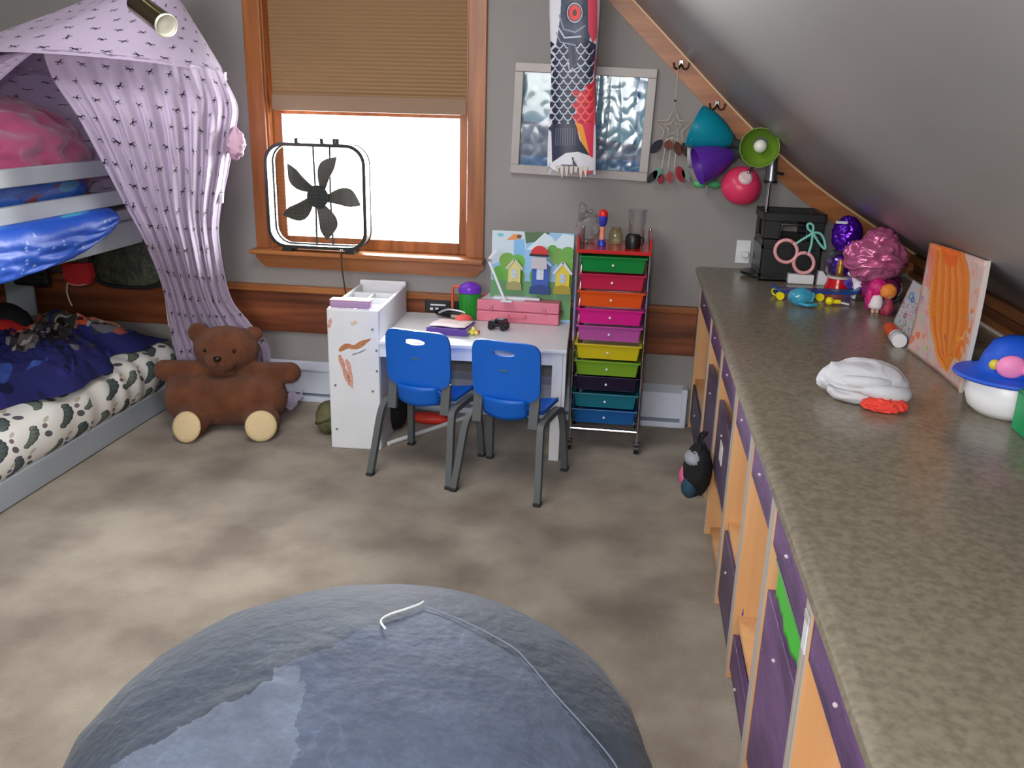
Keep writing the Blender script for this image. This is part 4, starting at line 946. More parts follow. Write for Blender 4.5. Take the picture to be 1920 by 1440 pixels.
# ------------------------------------------------------------------ canopy
HC = Vector((-2.45, 3.88, 1.715)); HR = .575
def hoop(deg): a = math.radians(deg); return HC+Vector((HR*math.cos(a), HR*math.sin(a), -.045*math.sin(a)))
cv = Cv(1024, 1024, (204, 188, 214)); rg = np.random.default_rng(21)
def horse(x, y, s, a, fl):
    c, n = math.cos(a), math.sin(a)
    def P(u, v): u *= fl; return (x+s*(u*c-v*n), y+s*(u*n+v*c))
    col = (64, 58, 66)
    e = P(0, 0); cv.ell(*e, s*.36, s*.15, col, rot=a, foil=1)
    cv.line([P(.28, .05), P(.48, .34), P(.66, .26)], s*.15, col, foil=1); cv.line([P(-.3, .08), P(-.52, .2), P(-.62, .02)], s*.09, col, foil=1)
    cv.line([P(.25, -.05), P(.45, -.2), P(.6, -.14)], s*.08, col, foil=1); cv.line([P(.18, -.08), P(.22, -.36), P(.36, -.44)], s*.08, col, foil=1)
    cv.line([P(-.22, -.08), P(-.4, -.28), P(-.6, -.34)], s*.09, col, foil=1); cv.line([P(-.18, -.08), P(-.22, -.34), P(-.38, -.46)], s*.08, col, foil=1)
for j in range(6):
    for i in range(5): horse((i+.5+(j % 2)*.4)/5.0 % .97+.015, (j+.5)/6, .055, rg.normal()*.5+.2, 1 if rg.random() < .5 else -1)
m_can = noimg('canopy_cloth', cv, .7, metal_from_alpha=True, tile=(2.0, 2.9), bump=.22, bscale=30, mrough=.34, trans=.22, sheen=.2)
m_can2 = noimg('canopy_roof_cloth', cv, .7, metal_from_alpha=True, tile=(6.0, 1.6), bump=.22, bscale=30, mrough=.34, trans=.22, sheen=.2)
cp = thing('bed_canopy', 'lavender hanging bed canopy printed with dark foil horses draped over the bunk', 'canopy', (HC.x, HC.y, 0.02))
apex = at(298, -60, 1, 3.84)
Lc = [hoop(-75), at(100, 150, 1, 3.48), at(145, 218, 1, 3.5), at(190, 302, 1, 3.54), at(230, 378, 1, 3.6), at(270, 452, 1, 3.68), at(303, 535, 1, 3.96), at(318, 610, 1, 4.15), at(335, 680, 1, 4.24), at(352, 735, 1, 4.28)]
Rc = [hoop(8), at(446, 200, 1, 4.0), at(440, 255, 1, 4.02), at(428, 325, 1, 4.04), at(414, 395, 1, 4.06), at(412, 455, 1, 4.12), at(432, 555, 1, 4.2), at(468, 605, 1, 4.24), at(506, 655, 1, 4.27), at(500, 735, 1, 4.3)]
def drape(u, v):
    l, r = curve_at(Lc, v), curve_at(Rc, v); p = lerp(l, r, u)
    dev = hoop(lerp(-75, 8, u))-lerp(Lc[0], Rc[0], u); p = p+dev*(1-v)**1.7; p.z += .004*(1-v)
    bul = math.sin(PI*u)*.07*min(1, v*2)*(1-.75*max(0, v-.6)/.4)
    am = .019*min(1, v*3+.25)
    f = math.sin(2*PI*(u*7.5+.5*v)+1.5*math.sin(4*v))+.55*math.sin(2*PI*(u*17-1.1*v)+2)+.5*nz((u*6, v*3, 0), 1.4, 3)
    e = min(1, u/.03, (1-u)/.03)
    p = p+Vector((.25, -1, 0)).normalized()*(bul+am*f*(.3+.7*e))
    return p
obj('front_drape', B().grid(drape, 200, 130), m_can, cp, world=True, smooth=True)
def roof(u, v):
    a = 360*u-180; h_ = hoop(a); f = v
    p = apex.lerp(h_, f); sag = (-.035*(.5-.5*math.cos(math.radians(a)))+.012)*math.sin(PI*f)
    q_ = (p-Vector((apex.x, apex.y, p.z))); rr_ = q_.length
    k = 1+.05*math.sin(math.radians(a)*9+2*f)*f*(1-f)*2+.04*rid((math.cos(math.radians(a))*2, math.sin(math.radians(a))*2, f*2), 1.3, 2)*f*(1.05-f)
    return Vector((apex.x+q_.x*(k+.006*f**6), apex.y+q_.y*(k+.006*f**6), p.z+sag-.012*f**10))
obj('roof', B().grid(roof, 160, 36), m_can2, cp, world=True, smooth=True)
Ll = [hoop(-178), at(-210, 200, 1, 3.6), at(-260, 330, 1, 3.6)]; Rl = [hoop(-77), at(22, 135, 1, 3.36), at(-60, 210, 1, 3.40)]
def left(u, v):
    p = lerp(curve_at(Ll, v), curve_at(Rl, v), u); return p+Vector((0, -1, 0))*(.05*math.sin(PI*u)+.014*math.sin(2*PI*u*5+2*v)*min(1, v*3+.2))
obj('side_drape', B().grid(left, 70, 30), m_can, cp, world=True, smooth=True)
def rear(u, v):
    a = lerp(14, 178, u); h_ = hoop(a); c_ = Vector((HC.x, HC.y, h_.z)); r_ = (h_-c_)*(1+.03*math.sin(u*60)*min(1, 2*v)-.12*v)
    p = c_+r_; p.y = min(p.y, 4.44); return Vector((p.x, p.y, lerp(HC.z, 1.12, v)))
obj('rear_drape', B().grid(rear, 90, 20), m_can, cp, world=True, smooth=True)
obj('hoop', B().tube([HC+(hoop(a)-HC)*.93+Vector((0, 0, .012)) for a in range(0, 360, 10)], .004, 8, True), mat('hoop_lilac', (190, 176, 200), .6), cp, world=True)
obj('hanging_loop', B().tube([apex+Vector((0, 0, -.03)), (apex.x, apex.y, 2.76)], .005, 6), m_white, cp, world=True)
q = at(441, 268, 1, 4.0)
obj('pink_ruffle', lump((q.x, 4.0, q.z), (.036, .03, .055), .4, 4, 5, 32), mat('ruffle_pink', (220, 180, 204), .7), cp, world=True, smooth=True, label='pale pink ruffle')
def tail(u, v):
    q0, q1 = at(500, 738, 1, 4.2), at(556, 748, 1, 4.28); p = lerp(q0, q1, u); return Vector((p.x, p.y+.12*v, .012+.05*v+.012*math.sin(14*u)+.01*math.sin(9*v)))
obj('floor_tail', B().grid(tail, 20, 10), m_can, cp, world=True, smooth=True)
# ------------------------------------------------------------------ ceiling spotlight
q0 = at(262, 10, 1, 3.0); q1 = at(312, 48, 1, 2.9)
sp = thing('ceiling_spotlight', 'brushed brass cylinder spotlight hanging in front of the lavender canopy', 'spotlight', (q0.x, 3.0, q0.z))
m_brass = mat('brushed_brass', (168, 156, 122), .22, 1.0)
d_ = (q1-q0).normalized(); Mq = Matrix.Translation(q0-d_*.03) @ d_.to_track_quat('Z', 'Y').to_matrix().to_4x4()
Lq = (q1-q0).length+.03
obj('housing', B().lathe([(0, 0), (.030, 0), (.036, .012), (.037, Lq), (.034, Lq), (.032, Lq-.015), (0, Lq-.015)], Mq), m_brass, sp, world=True, smooth=SM)
obj('lens', B().lathe([(0, Lq-.006), (.030, Lq-.009), (.033, Lq-.003), (.036, Lq+.004), (.039, Lq+.001), (.037, Lq-.008)], Mq), mat('lamp_glass', (222, 220, 204), .12, coat=.6), sp, world=True, smooth=SM)
obj('stem', B().cyl((q0.x, 3.0, q0.z+.02), (q0.x+.02, 3.0, 2.76), .008, seg=10), m_brass, sp, world=True)
obj('swivel', B().sph((q0.x, 3.0, q0.z+.035), .016, 12), m_brass, sp, world=True, smooth=True)
# ------------------------------------------------------------------ box fan
FC = Vector((-1.618, 4.435, 1.127)); FW = .535
fn = thing('box_fan', 'black box fan with five dark blades standing on the window sill', 'fan', (FC.x, FC.y, .843))
def ring(w0, r0, w1, r1, y0, y1):
    b = B(); a, c_ = rrect(w0, w0, r0, 8), rrect(w1, w1, r1, 8); n = len(a); vs = []
    for y in (y0, y1):
        for L_ in (a, c_):
            for x, z in L_: vs.append((FC.x+x, y, FC.z+z))
    fs = []
    for i in range(n):
        j = (i+1) % n
        fs += [(i, j, n+j, n+i), (2*n+i, 2*n+j, 3*n+j, 3*n+i), (i, j, 2*n+j, 2*n+i), (n+i, n+j, 3*n+j, 3*n+i)]
    return b.add(vs, fs)
m_fan = mat('fan_black', (40, 42, 40), .35); m_blade = mat('fan_blade', (62, 60, 54), .45)
obj('front_rim', ring(FW, .10, FW-.034, .085, FC.y-.052, FC.y-.034), m_fan, fn, world=True, smooth=SM)
obj('shell', ring(FW-.008, .096, FW-.020, .092, FC.y-.04, FC.y+.048), mat('fan_shell', (150, 156, 156), .35), fn, world=True, smooth=SM)
obj('rear_rim', ring(FW, .10, FW-.034, .085, FC.y+.034, FC.y+.052), m_fan, fn, world=True, smooth=SM)
obj('hub', B().lathe([(0, -.03), (.045, -.03), (.056, -.018), (.058, .02), (0, .02)], T(*FC) @ Matrix.Rotation(PI/2, 4, 'X')), m_fan, fn, world=True, smooth=SM)
obj('motor', B().lathe([(0, -.045), (.042, -.045), (.048, -.02), (.048, 0), (0, 0)], T(*FC) @ Matrix.Rotation(PI/2, 4, 'X')), m_fan, fn, world=True, smooth=SM)
for k in range(5):
    a = math.radians(63+72*k)
    def blade(u, v):
        r_ = lerp(.045, .225, v); wd = .026+.060*math.sin(PI*min(1, .06+v*.80))
        wd *= (1-max(0, (v-.62)/.38)**2*.9); s_ = (u-.5)*wd; off = .026*math.sin(PI*v)
        x = r_; z = s_+off
        return (FC.x+x*math.cos(a)-z*math.sin(a), FC.y-.004+s_*.45, FC.z+x*math.sin(a)+z*math.cos(a))
    obj('blade', B().grid(blade, 8, 14), m_blade, fn, world=True, smooth=True, solid=.003)
for xx in (-.035, .055):
    obj('support_bar', B().tube(smooth_pts([(FC.x+xx, FC.y+.035, FC.z+.255), (FC.x+xx*.9, FC.y+.036, FC.z), (FC.x+xx, FC.y+.035, FC.z-.255)], 12), .005, 8), m_fan, fn, world=True)
b = B()
for i in range(1, 26):
    o_ = -.25+.5*i/26; hw_ = .248 if abs(o_) < .17 else .17+.078*math.sqrt(max(0, 1-((abs(o_)-.17)/.085)**2))
    b.tube([(FC.x-hw_, FC.y-.044, FC.z+o_), (FC.x+hw_, FC.y-.044, FC.z+o_)], .0008, 4)
for i in range(1, 8):
    o_ = -.25+.5*i/8; hw_ = .248 if abs(o_) < .17 else .17+.078*math.sqrt(max(0, 1-((abs(o_)-.17)/.085)**2))
    b.tube([(FC.x+o_, FC.y-.045, FC.z-hw_), (FC.x+o_, FC.y-.045, FC.z+hw_)], .0010, 4)
o = obj('grille', b, mat('grille_wire', (70, 72, 68), .4), fn, world=True); o['kind'] = 'stuff'
for xx in (-.10, .035): obj('handle_peg', B().box((FC.x+xx, FC.y-.01, FC.z+.278), (.018, .04, .024), bev=.004), m_fan, fn, world=True)
obj('handle', B().box((FC.x-.033, FC.y-.01, FC.z+.289), (.15, .022, .006), bev=.002), mat('handle_clear', (226, 228, 226), .3), fn, world=True)
obj('knob', B().cyl((FC.x+.105, FC.y-.01, FC.z+.266), (FC.x+.105, FC.y-.01, FC.z+.292), .018, seg=14), m_fan, fn, world=True)
for xx in (-.17, .17): obj('foot', B().box((FC.x+xx, FC.y, FC.z-.276), (.05, .1, .018), bev=.004), m_fan, fn, world=True)
P_ = [at(px, py, 1, 4.375) for px, py in ((640, 470), (641, 500), (645, 530), (650, 560))]
obj('cord', B().tube(smooth_pts([(P_[0].x+.01, 4.40, .86)]+P_+[(P_[3].x, 4.40, .60), (P_[3].x+.01, 4.41, .3)], 26), .004, 6), mat('fan_cord', (70, 52, 40), .6), fn, world=True, smooth=True)
obj('cord_clip', B().box((P_[0].x, 4.378, P_[0].z), (.016, .010, .012), bev=.002), m_white, fn, world=True)
# ------------------------------------------------------------------ picture, koi, dream catcher, hooks
pc = [at(968, 115, 1, 4.47), at(1233, 130, 1, 4.47), at(1213, 340, 1, 4.47), at(955, 325, 1, 4.47)]
cx = sum(p.x for p in pc)/4; czz = sum(p.z for p in pc)/4; pw_, ph_ = .684, .525
pi_ = thing('framed_picture', 'pale framed blue picture under shiny wrinkled film hanging behind the koi windsock', 'picture', (cx, YB, czz))
Rp = T(cx, 0, czz) @ Matrix.Rotation(math.radians(1.6), 4, 'Y')
m_fr = mat('silver_grey_frame', (168, 160, 156), .35, var=.05, vscale=8)
fw = .043
for x0, z0, x1, z1 in ((-pw_/2, ph_/2-fw, pw_/2, ph_/2), (-pw_/2, -ph_/2, pw_/2, -ph_/2+fw), (-pw_/2, -ph_/2+fw, -pw_/2+fw, ph_/2-fw), (pw_/2-fw, -ph_/2+fw, pw_/2, ph_/2-fw)):
    obj('frame_side', B().box(((x0+x1)/2, YB-.014, (z0+z1)/2), (x1-x0, .026, z1-z0), M=Rp, bev=.003), m_fr, pi_, world=True)
cv = Cv(512, 384, (112, 146, 166)); rg = np.random.default_rng(3)
cv.poly([(0, 0), (1, 0), (1, .42), (0, .48)], (92, 106, 128)); cv.poly([(0, 0), (1, 0), (1, .12), (0, .1)], (70, 108, 148)); cv.poly([(0, .55), (.5, .6), (.5, 1), (0, 1)], (104, 142, 152))
cv.poly([(.5, .35), (1, .3), (1, 1), (.5, 1)], (120, 164, 184))
for i in range(110):
    x = .45+.55*rg.random(); y = rg.random(); c_ = [(70, 120, 160), (150, 196, 206), (60, 92, 140), (130, 180, 170), (180, 206, 214)][i % 5]
    cv.ell(x, y, .01+.04*rg.random(), .006+.02*rg.random(), c_, rot=rg.random()*.6, alpha=.5)
cv.poly([(.93, .3), (.955, .3), (.955, 1), (.93, 1)], (66, 96, 146)); cv.poly([(.0, 0), (.018, 0), (.018, 1), (.0, 1)], (70, 84, 100))
cv.line([(.235, .62), (.265, .52), (.30, .47), (.24, .46)], .022, (120, 108, 108)); cv.line([(.23, .63), (.31, .54)], .014, (140, 122, 116)); cv.line([(.25, .46), (.34, .44), (.36, .3)], .014, (150, 136, 126))
def film(u, v):
    x = lerp(-pw_/2+fw, pw_/2-fw, u); z = lerp(ph_/2-fw, -ph_/2+fw, v)
    k = .0022*rid((x*1.6, 0, z*.35), 9, 3)+.0020*rid((x, 0, z), 16, 1)*(.3+.7*max(0, u-.3))
    return Rp @ Vector((x, YB-.010+k, z))
m_pic = noimg('blue_picture_film', cv, .15, spec=.55, coat=.45)
obj('print', B().grid(film, 150, 90), m_pic, pi_, world=True, smooth=True)
# koi windsock
KY = 4.22; kx = lambda px, py: at(px, py, 1, KY)
KT, KB = 2.17, kx(1070, 318).z
cv = Cv(256, 1024, (222, 222, 230)); cv.asp = 3.8
def ku(px, py):
    q = kx(px, py); f = (KT-q.z)/(KT-KB); cxk = lerp(-.322, -.300, f); return ((q.x-(cxk-.115))/.23, 1-f)
def kp(l, c, a=1): cv.poly([ku(*q) for q in l], c, a)
def kl(l, wd, c, a=1): cv.line([ku(*q) for q in l], wd, c, a)
navy = (52, 60, 84); pale = (196, 202, 220)
kp([(1058, -90), (1110, -90), (1106, 40), (1108, 70), (1100, 92), (1060, 92), (1046, 72), (1052, 30)], (72, 80, 102))
kp([(1100, -90), (1122, -90), (1120, 70), (1112, 82), (1104, 60), (1103, 0)], (226, 84, 104))
kp([(1046, 70), (1070, 64), (1100, 74), (1118, 84), (1112, 150), (1096, 168), (1082, 186), (1078, 232), (1036, 234), (1036, 150)], navy)
kp([(1115, 150), (1098, 168), (1084, 186), (1080, 234), (1114, 234)], (224, 60, 74)); kp([(1114, 120), (1118, 90), (1120, 230), (1114, 235)], (222, 70, 84), .7)
for j in range(15):
    y = 84+11.2*j
    for i in range(6):
        x = 1034+16*i+(8 if j % 2 else 0)
        if x > 1112: continue
        red = (y > 170 and x > 1080) or (y > 158 and x > 1094)
        kp([(x-7, y), (x, y-6), (x+7, y), (x, y+6)], (196, 34, 52) if red else (32, 38, 58))
        kl([(x-8, y-1), (x-4, y+5.5), (x, y+7.5), (x+4, y+5.5), (x+8, y-1)], .022, (248, 110, 112) if red else pale)
kp([(1065, 78), (1078, 80), (1086, 118), (1070, 132)], (66, 74, 96)); kp([(1072, 84), (1078, 86), (1082, 118), (1074, 124)], (40, 46, 64))
kl([(1098, 120), (1070, 136), (1066, 120)], .02, pale); kl([(1046, 50), (1060, 72), (1090, 70)], .03, pale); kl([(1050, 30), (1058, 56), (1080, 62), (1098, 50)], .03, (140, 150, 172))
kl([(1044, 62), (1052, 80), (1080, 86)], .024, (150, 160, 184))
for k in range(10):
    a = 2*PI*k/10; x, y = 1079+19*math.cos(a), 27+24*math.sin(a); cv.ell(*ku(x, y), .03, .008, (58, 66, 90))
def ke(rx, ry, c):
    a, b2 = ku(1079-rx, 27), ku(1079+rx, 27); d0, d1 = ku(1079, 27-ry), ku(1079, 27+ry); cv.ell((a[0]+b2[0])/2, (d0[1]+d1[1])/2, (b2[0]-a[0])/2, (d0[1]-d1[1])/2, c)
_e = cv.ell
def e2(rx, ry, c):
    cv.poly([ku(1079+rx*math.cos(a), 26+ry*math.sin(a)) for a in np.linspace(0, 2*PI, 30, endpoint=False)], c)
e2(18, 22, (44, 52, 72)); e2(14.5, 18.5, (206, 210, 224)); e2(13, 16.5, (64, 60, 78)); e2(11, 14.5, (228, 50, 50)); e2(4, 6, (60, 20, 26))
kp([(1034, 232), (1080, 232), (1088, 262), (1108, 292), (1085, 284), (1062, 286), (1036, 304)], (50, 54, 76))
for k in range(9): kl([(1044+4.4*k, 240), (1042+4.6*k, 272)], .012, (134, 142, 166), .8)
kp([(1080, 228), (1094, 234), (1104, 268), (1108, 294), (1090, 264)], (240, 160, 60)); kp([(1092, 230), (1114, 230), (1112, 296), (1106, 292), (1100, 262)], (220, 50, 84))
ko = thing('koi_windsock', 'black and red koi fish windsock hanging in front of the framed picture', 'windsock', (-.31, KY, KB))
def koi(u, v):
    a = 2*PI*u; z = lerp(KT, KB, v); cxk = lerp(-.322, -.300, v); wd_ = .112-.006*math.sin(PI*v)+.004*math.sin(9*v)
    c_, s_ = math.cos(a), math.sin(a)
    rag = 0
    if v > .98: rag = .016*math.sin(5*a)-.012*math.sin(2*a+1)+.03*math.exp(-((c_+.1)/.35)**2)
    return (cxk+wd_*c_, KY-.05*s_*(1-.3*v)+.004*math.sin(3*a+6*v), z+rag)
kb = B().grid(koi, 64, 90); kb.uv = {}
_kr = ko.location.copy()
def kuv(co):
    z = co.z+KB; f = (KT-z)/(KT-KB); cxk = lerp(-.322, -.300, f); return ((co.x-.31-(cxk-.115))/.23, 1-f)
obj('body', kb, noimg('koi_print', cv, .45), ko, world=True, smooth=True, planar=kuv)
b = B()
for k in range(7):
    x = -.365+.022*k; b.prism([(x-.010, KB+.02), (x+.010, KB+.02), (x+.004, KB-.012-.010*((k*3) % 4)), (x-.006, KB-.008)], .003, T(0, KY-.033, 0) @ XZ)
obj('ragged_tail', b, mat('tail_cloth', (206, 200, 190), .7), ko, world=True)
obj('mouth_ring', B().tube([(-.322+.112*math.cos(a), KY-.05*math.sin(a), KT) for a in np.linspace(0, 2*PI, 32, endpoint=False)], .004, 6, True), m_white, ko, world=True)
obj('cord', B().tube([(-.43, KY, KT), (-.322, KY, cz(-.322)+.0), (-.214, KY, KT)], .002, 5), m_white, ko, world=True)
# hooks on the rake board
def hook(px, py, label):
    q = at(px, py, 1, YB-.022); t = thing('coat_hook', label, 'hook', (q.x, YB-.022, q.z), group='hooks on the sloping board')
    obj('plate', B().box((0, -.004, .008), (.022, .008, .03), bev=.003), m_chrome, t)
    for s in (-1, 1): obj('prong', B().tube(smooth_pts([(0, -.010, .006), (s*.012, -.024, -.016), (s*.030, -.030, -.014), (s*.036, -.032, .010)], 12), .0045, 8), mat('dark_bronze', (66, 48, 36), .35, .8), t, smooth=True)
    return q
hq = hook(1277, 122, 'upper coat hook on the sloping board holding the star dream catcher')
hook(1344, 198, 'lower coat hook on the sloping board above the turquoise lamp shade')
DYc = 4.44; qs = at(1262, 240, 1, DYc)
dc_ = thing('star_dream_catcher', 'star shaped wire dream catcher with dark feathers and beads hanging from the upper hook', 'dream catcher', (qs.x, DYc, qs.z))
m_wire = mat('cream_cord', (196, 182, 160), .7)
for R_, r_ in ((.092, .0035), (.045, .003)):
    P_ = [(R_*(1 if k % 2 == 0 else .48)*math.sin(PI*k/5), 0, R_*(1 if k % 2 == 0 else .48)*math.cos(PI*k/5)) for k in range(10)]
    obj('star_wire', B().tube(P_, r_, 6, True), m_wire, dc_)
obj('cord', B().tube([(0, 0, .09), (hq.x-qs.x-.014, -.014, hq.z-qs.z-.014)], .002, 5), m_wire, dc_)
obj('bead', B().sph((0, 0, .125), .006, 10), m_black, dc_)
def feather(x, z, l, wd, an, col):
    P_ = []
    for k in range(13): t_ = k/12; P_.append((wd*math.sin(PI*t_)**.7, -l*t_))
    pts = P_+[(-a_, b_) for a_, b_ in P_[::-1][1:-1]]
    obj('feather', B().prism(pts, .004, T(x, -.006, z) @ Matrix.Rotation(an, 4, 'Y') @ XZ), mat('feather_%d_%d' % col[:2], col, .8, var=.2, vscale=60), dc_)
for a_ in ((-.045, -.055, .085, .022, .7, (44, 44, 54)), (.02, -.06, .07, .02, -.3, (92, 52, 40)), (.05, -.065, .08, .02, -.5, (60, 44, 40)), (-.01, -.055, .05, .022, .2, (120, 70, 56)),
           (-.05, -.185, .06, .02, .3, (110, 170, 150)), (-.06, -.20, .075, .018, .6, (40, 42, 48)), (.035, -.175, .085, .022, -.4, (160, 44, 56)), (.0, -.20, .06, .018, -.1, (170, 76, 80)), (-.035, -.215, .05, .016, .2, (150, 40, 52)), (.06, -.19, .07, .015, -.6, (130, 150, 140))): feather(*a_)
b = B()
for xx in (-.025, .0, .025): b.tube([(xx, 0, -.045), (xx*1.2-.01, -.004, -.19)], .0018, 5)
obj('hanging_cord', b, mat('pale_cord', (206, 204, 190), .8), dc_)
# ------------------------------------------------------------------ crate and multi shade lamp
CRX0, CRX1, CRY0, CRY1, CRZ = .600, .868, 4.17, 4.44, .852
m_crate = mat('black_crate', (26, 27, 28), .35)
cr = thing('milk_crate', 'black plastic milk crate standing on the far end of the countertop', 'crate', ((CRX0+CRX1)/2, (CRY0+CRY1)/2, CRZ))
def CR(n, lo, hi, bev=.003): return obj(n, B().b2(lo, hi, bev), m_crate, cr, world=True)
CR('floor', (CRX0, CRY0, CRZ), (CRX1, CRY1, CRZ+.01))
for (x0, x1, y0, y1) in ((CRX0, CRX1, CRY0, CRY0+.008), (CRX0, CRX1, CRY1-.008, CRY1), (CRX0, CRX0+.008, CRY0, CRY1), (CRX1-.008, CRX1, CRY0, CRY1)):
    CR('wall', (x0, y0, CRZ), (x1, y1, CRZ+.20)); CR('rim', (x0-.006, y0-.006, CRZ+.275), (x1+.006, y1+.006, CRZ+.315), .004); CR('rib', (x0-.003, y0-.003, CRZ+.02), (x1+.003, y1+.003, CRZ+.035), .002); CR('rib', (x0-.003, y0-.003, CRZ+.15), (x1+.003, y1+.003, CRZ+.165), .002)
    L_ = max(x1-x0, y1-y0); hx = x1-x0 > y1-y0
    for f0, f1 in ((0, .27), (.73, 1.0)): CR('corner_panel', (lerp(x0, x1, f0) if hx else x0, y0 if hx else lerp(y0, y1, f0), CRZ+.19), (lerp(x0, x1, f1) if hx else x1, y1 if hx else lerp(y0, y1, f1), CRZ+.285), .002)
obj('hand_grip', B().tube([(lerp(CRX0, CRX1, f), CRY0-.006, CRZ+.235+z) for f, z in ((.27, -.035), (.3, .03), (.70, .03), (.73, -.035), (.7, -.042), (.3, -.042))], .006, 8, True), m_crate, cr, world=True, smooth=True)
LY = 4.30
ln = thing('multi_shade_lamp', 'floor lamp with turquoise, purple, green and pink shades rising out of the black crate', 'lamp', (.70, LY, CRZ+.01))
def la(px, py, y=LY): return at(px, py, 1, y)
jp = la(1445, 322)
obj('base', B().lathe([(0, 0), (.09, 0), (.09, .012), (.02, .02), (0, .02)], T(jp.x, LY, CRZ+.011)), m_black, ln, world=True, smooth=SM)
obj('pole', B().cyl((jp.x, LY, CRZ+.02), (jp.x, LY, jp.z+.02), .009, seg=14), m_chrome, ln, world=True, smooth=SM)
jb = la(1445, 340); jt = la(1449, 296)
obj('joint', B().cyl(jb, jt, .028, .024, 18), mat('satin_steel', (150, 156, 164), .3, .9), ln, world=True, smooth=SM)
obj('joint_ring', B().cyl(jb-Vector((0, 0, .006)), jb+Vector((0, 0, .004)), .031, seg=18), m_black, ln, world=True)
obj('screw_knob', B().cyl((jb.x+.02, LY, jb.z+.04), (jb.x+.055, LY, jb.z+.035), .006, seg=8), m_black, ln, world=True)
hub = la(1440, 285, LY)
def shade(nm, col, sock, mouth, rad, fat=1.0, trans=.12, cap=False):
    d = mouth-sock; L_ = d.length; M_ = Matrix.Translation(sock) @ d.to_track_quat('Z', 'Y').to_matrix().to_4x4()
    pr = []
    for k in range(15): f = k/14; pr.append((.014+(rad-.014)*math.sin(PI/2*f)**(.85/fat), .035+(L_-.035)*f))
    inner = [(r_-.003, z) for r_, z in pr[::-1]]
    sh = obj('lamp_shade', B().lathe(pr+inner, M_), mat('shade_'+nm, col, .35, trans=trans), ln, world=True, smooth=math.radians(60), label=nm+' plastic shade')
    obj('socket', B().lathe([(0, -.015), (.015, -.015), (.018, 0), (.020, .03), (.034, .048), (0, .048)] if not cap else [(0, .022), (.020, .022), (.030, .03), (.034, .044), (0, .05)], M_), mat('socket_grey', (70, 74, 80), .4) if not cap else mat('socket_pale', (226, 196, 200), .4), sh, world=True, smooth=SM)
    obj('bulb', B().lathe([(0, .04), (.014, .045), (.016, .06), (.028, .09), (.026, .11), (.012, .125), (0, .127)], M_), mat('bulb_white', (236, 236, 226), .25), sh, world=True, smooth=True)
    obj('arm', B().tube(smooth_pts([hub, hub.lerp(sock-d.normalized()*.02, .5)+Vector((0, -.01, .01)), sock-d.normalized()*.01], 12), .006, 8), m_chrome, ln, world=True, smooth=True)
shade('turquoise', (10, 148, 172), la(1388, 272, 4.26), la(1303, 236, 4.24), .097, 1.15)
shade('purple', (92, 44, 160), la(1392, 284, 4.24), la(1307, 312, 4.20), .088, 1.0)
shade('grey white', (196, 194, 200), la(1385, 279, 4.36), la(1290, 284, 4.36), .075)
shade('green', (120, 158, 52), la(1428, 268, 4.04), la(1424, 277, 3.90), .082, 1.2)
shade('pink', (232, 60, 104), la(1402, 326, 4.10), la(1389, 350, 4.20), .092, 1.9, cap=True)
q = at(1326, 346, 1, 4.36)
t = thing('green_bow', 'small green bow ornament hanging on the wall beneath the purple shade', 'bow', (q.x, 4.36, q.z))
mg = mat('green_ribbon', (78, 178, 112), .5)
for s in (-1, 1): obj('loop', B().sph((s*.035, 0, .002), (.032, .012, .018), 14), mg, t, smooth=True)
obj('tail', B().box((0, 0, -.025), (.016, .006, .05), bev=.003), mat('grey_tail', (130, 128, 134), .6), t)
obj('string', B().tube([(0, 0, .01), (0.02, .05, .14)], .0015, 5), m_black, t)
# ------------------------------------------------------------------ things on the counter
CZ = .8515
def on(px, py): return at(px, py, 2, CZ)
# cherry light
p = on(1503, 533); y_ = p.y
ch = thing('cherry_light', 'pastel cherry shaped tube light on a small white base in front of the crate', 'light', (p.x, y_, CZ))
obj('base', B().box((p.x-.005, y_+.02, CZ+.022), (.115, .045, .044), bev=.005), m_white, ch, world=True)
m_tp = mat('pink_tube', (236, 168, 172), .3); m_tg = mat('mint_tube', (128, 206, 188), .3)
def cp_(l, n, closed=False):
    P_ = [at(a_, b_, 1, y_) for a_, b_ in l]
    return smooth_pts(P_, n)
def rp(cx_, cy_, r_, notch): return [(cx_+r_*math.cos(a)*(1), cy_+r_*math.sin(a)) for a in np.linspace(notch, notch+2*PI, 20)]
obj('left_cherry_outline', B().tube([at(a_, b_, 1, y_) for a_, b_ in rp(1474, 471, 21, -.9)], .0085, 8), m_tp, ch, world=True, smooth=True)
obj('right_cherry_outline', B().tube([at(a_, b_, 1, y_) for a_, b_ in rp(1507, 493, 19, -1.2)], .0085, 8), m_tp, ch, world=True, smooth=True)
obj('stem', B().tube(cp_([(1488, 460), (1503, 450), (1518, 441), (1524, 436)], 16), .006, 8), m_tg, ch, world=True, smooth=True)
obj('stem', B().tube(cp_([(1516, 476), (1521, 460), (1523, 446), (1524, 436)], 16), .006, 8), m_tg, ch, world=True, smooth=True)
obj('leaf_outline', B().tube(cp_([(1524, 436), (1516, 430), (1514, 422), (1519, 419), (1525, 424), (1524, 436)], 18), .006, 8), m_tg, ch, world=True, smooth=True)
obj('leaf_outline', B().tube(cp_([(1524, 436), (1538, 438), (1546, 452), (1547, 467), (1536, 456), (1524, 436)], 20), .006, 8), m_tg, ch, world=True, smooth=True)
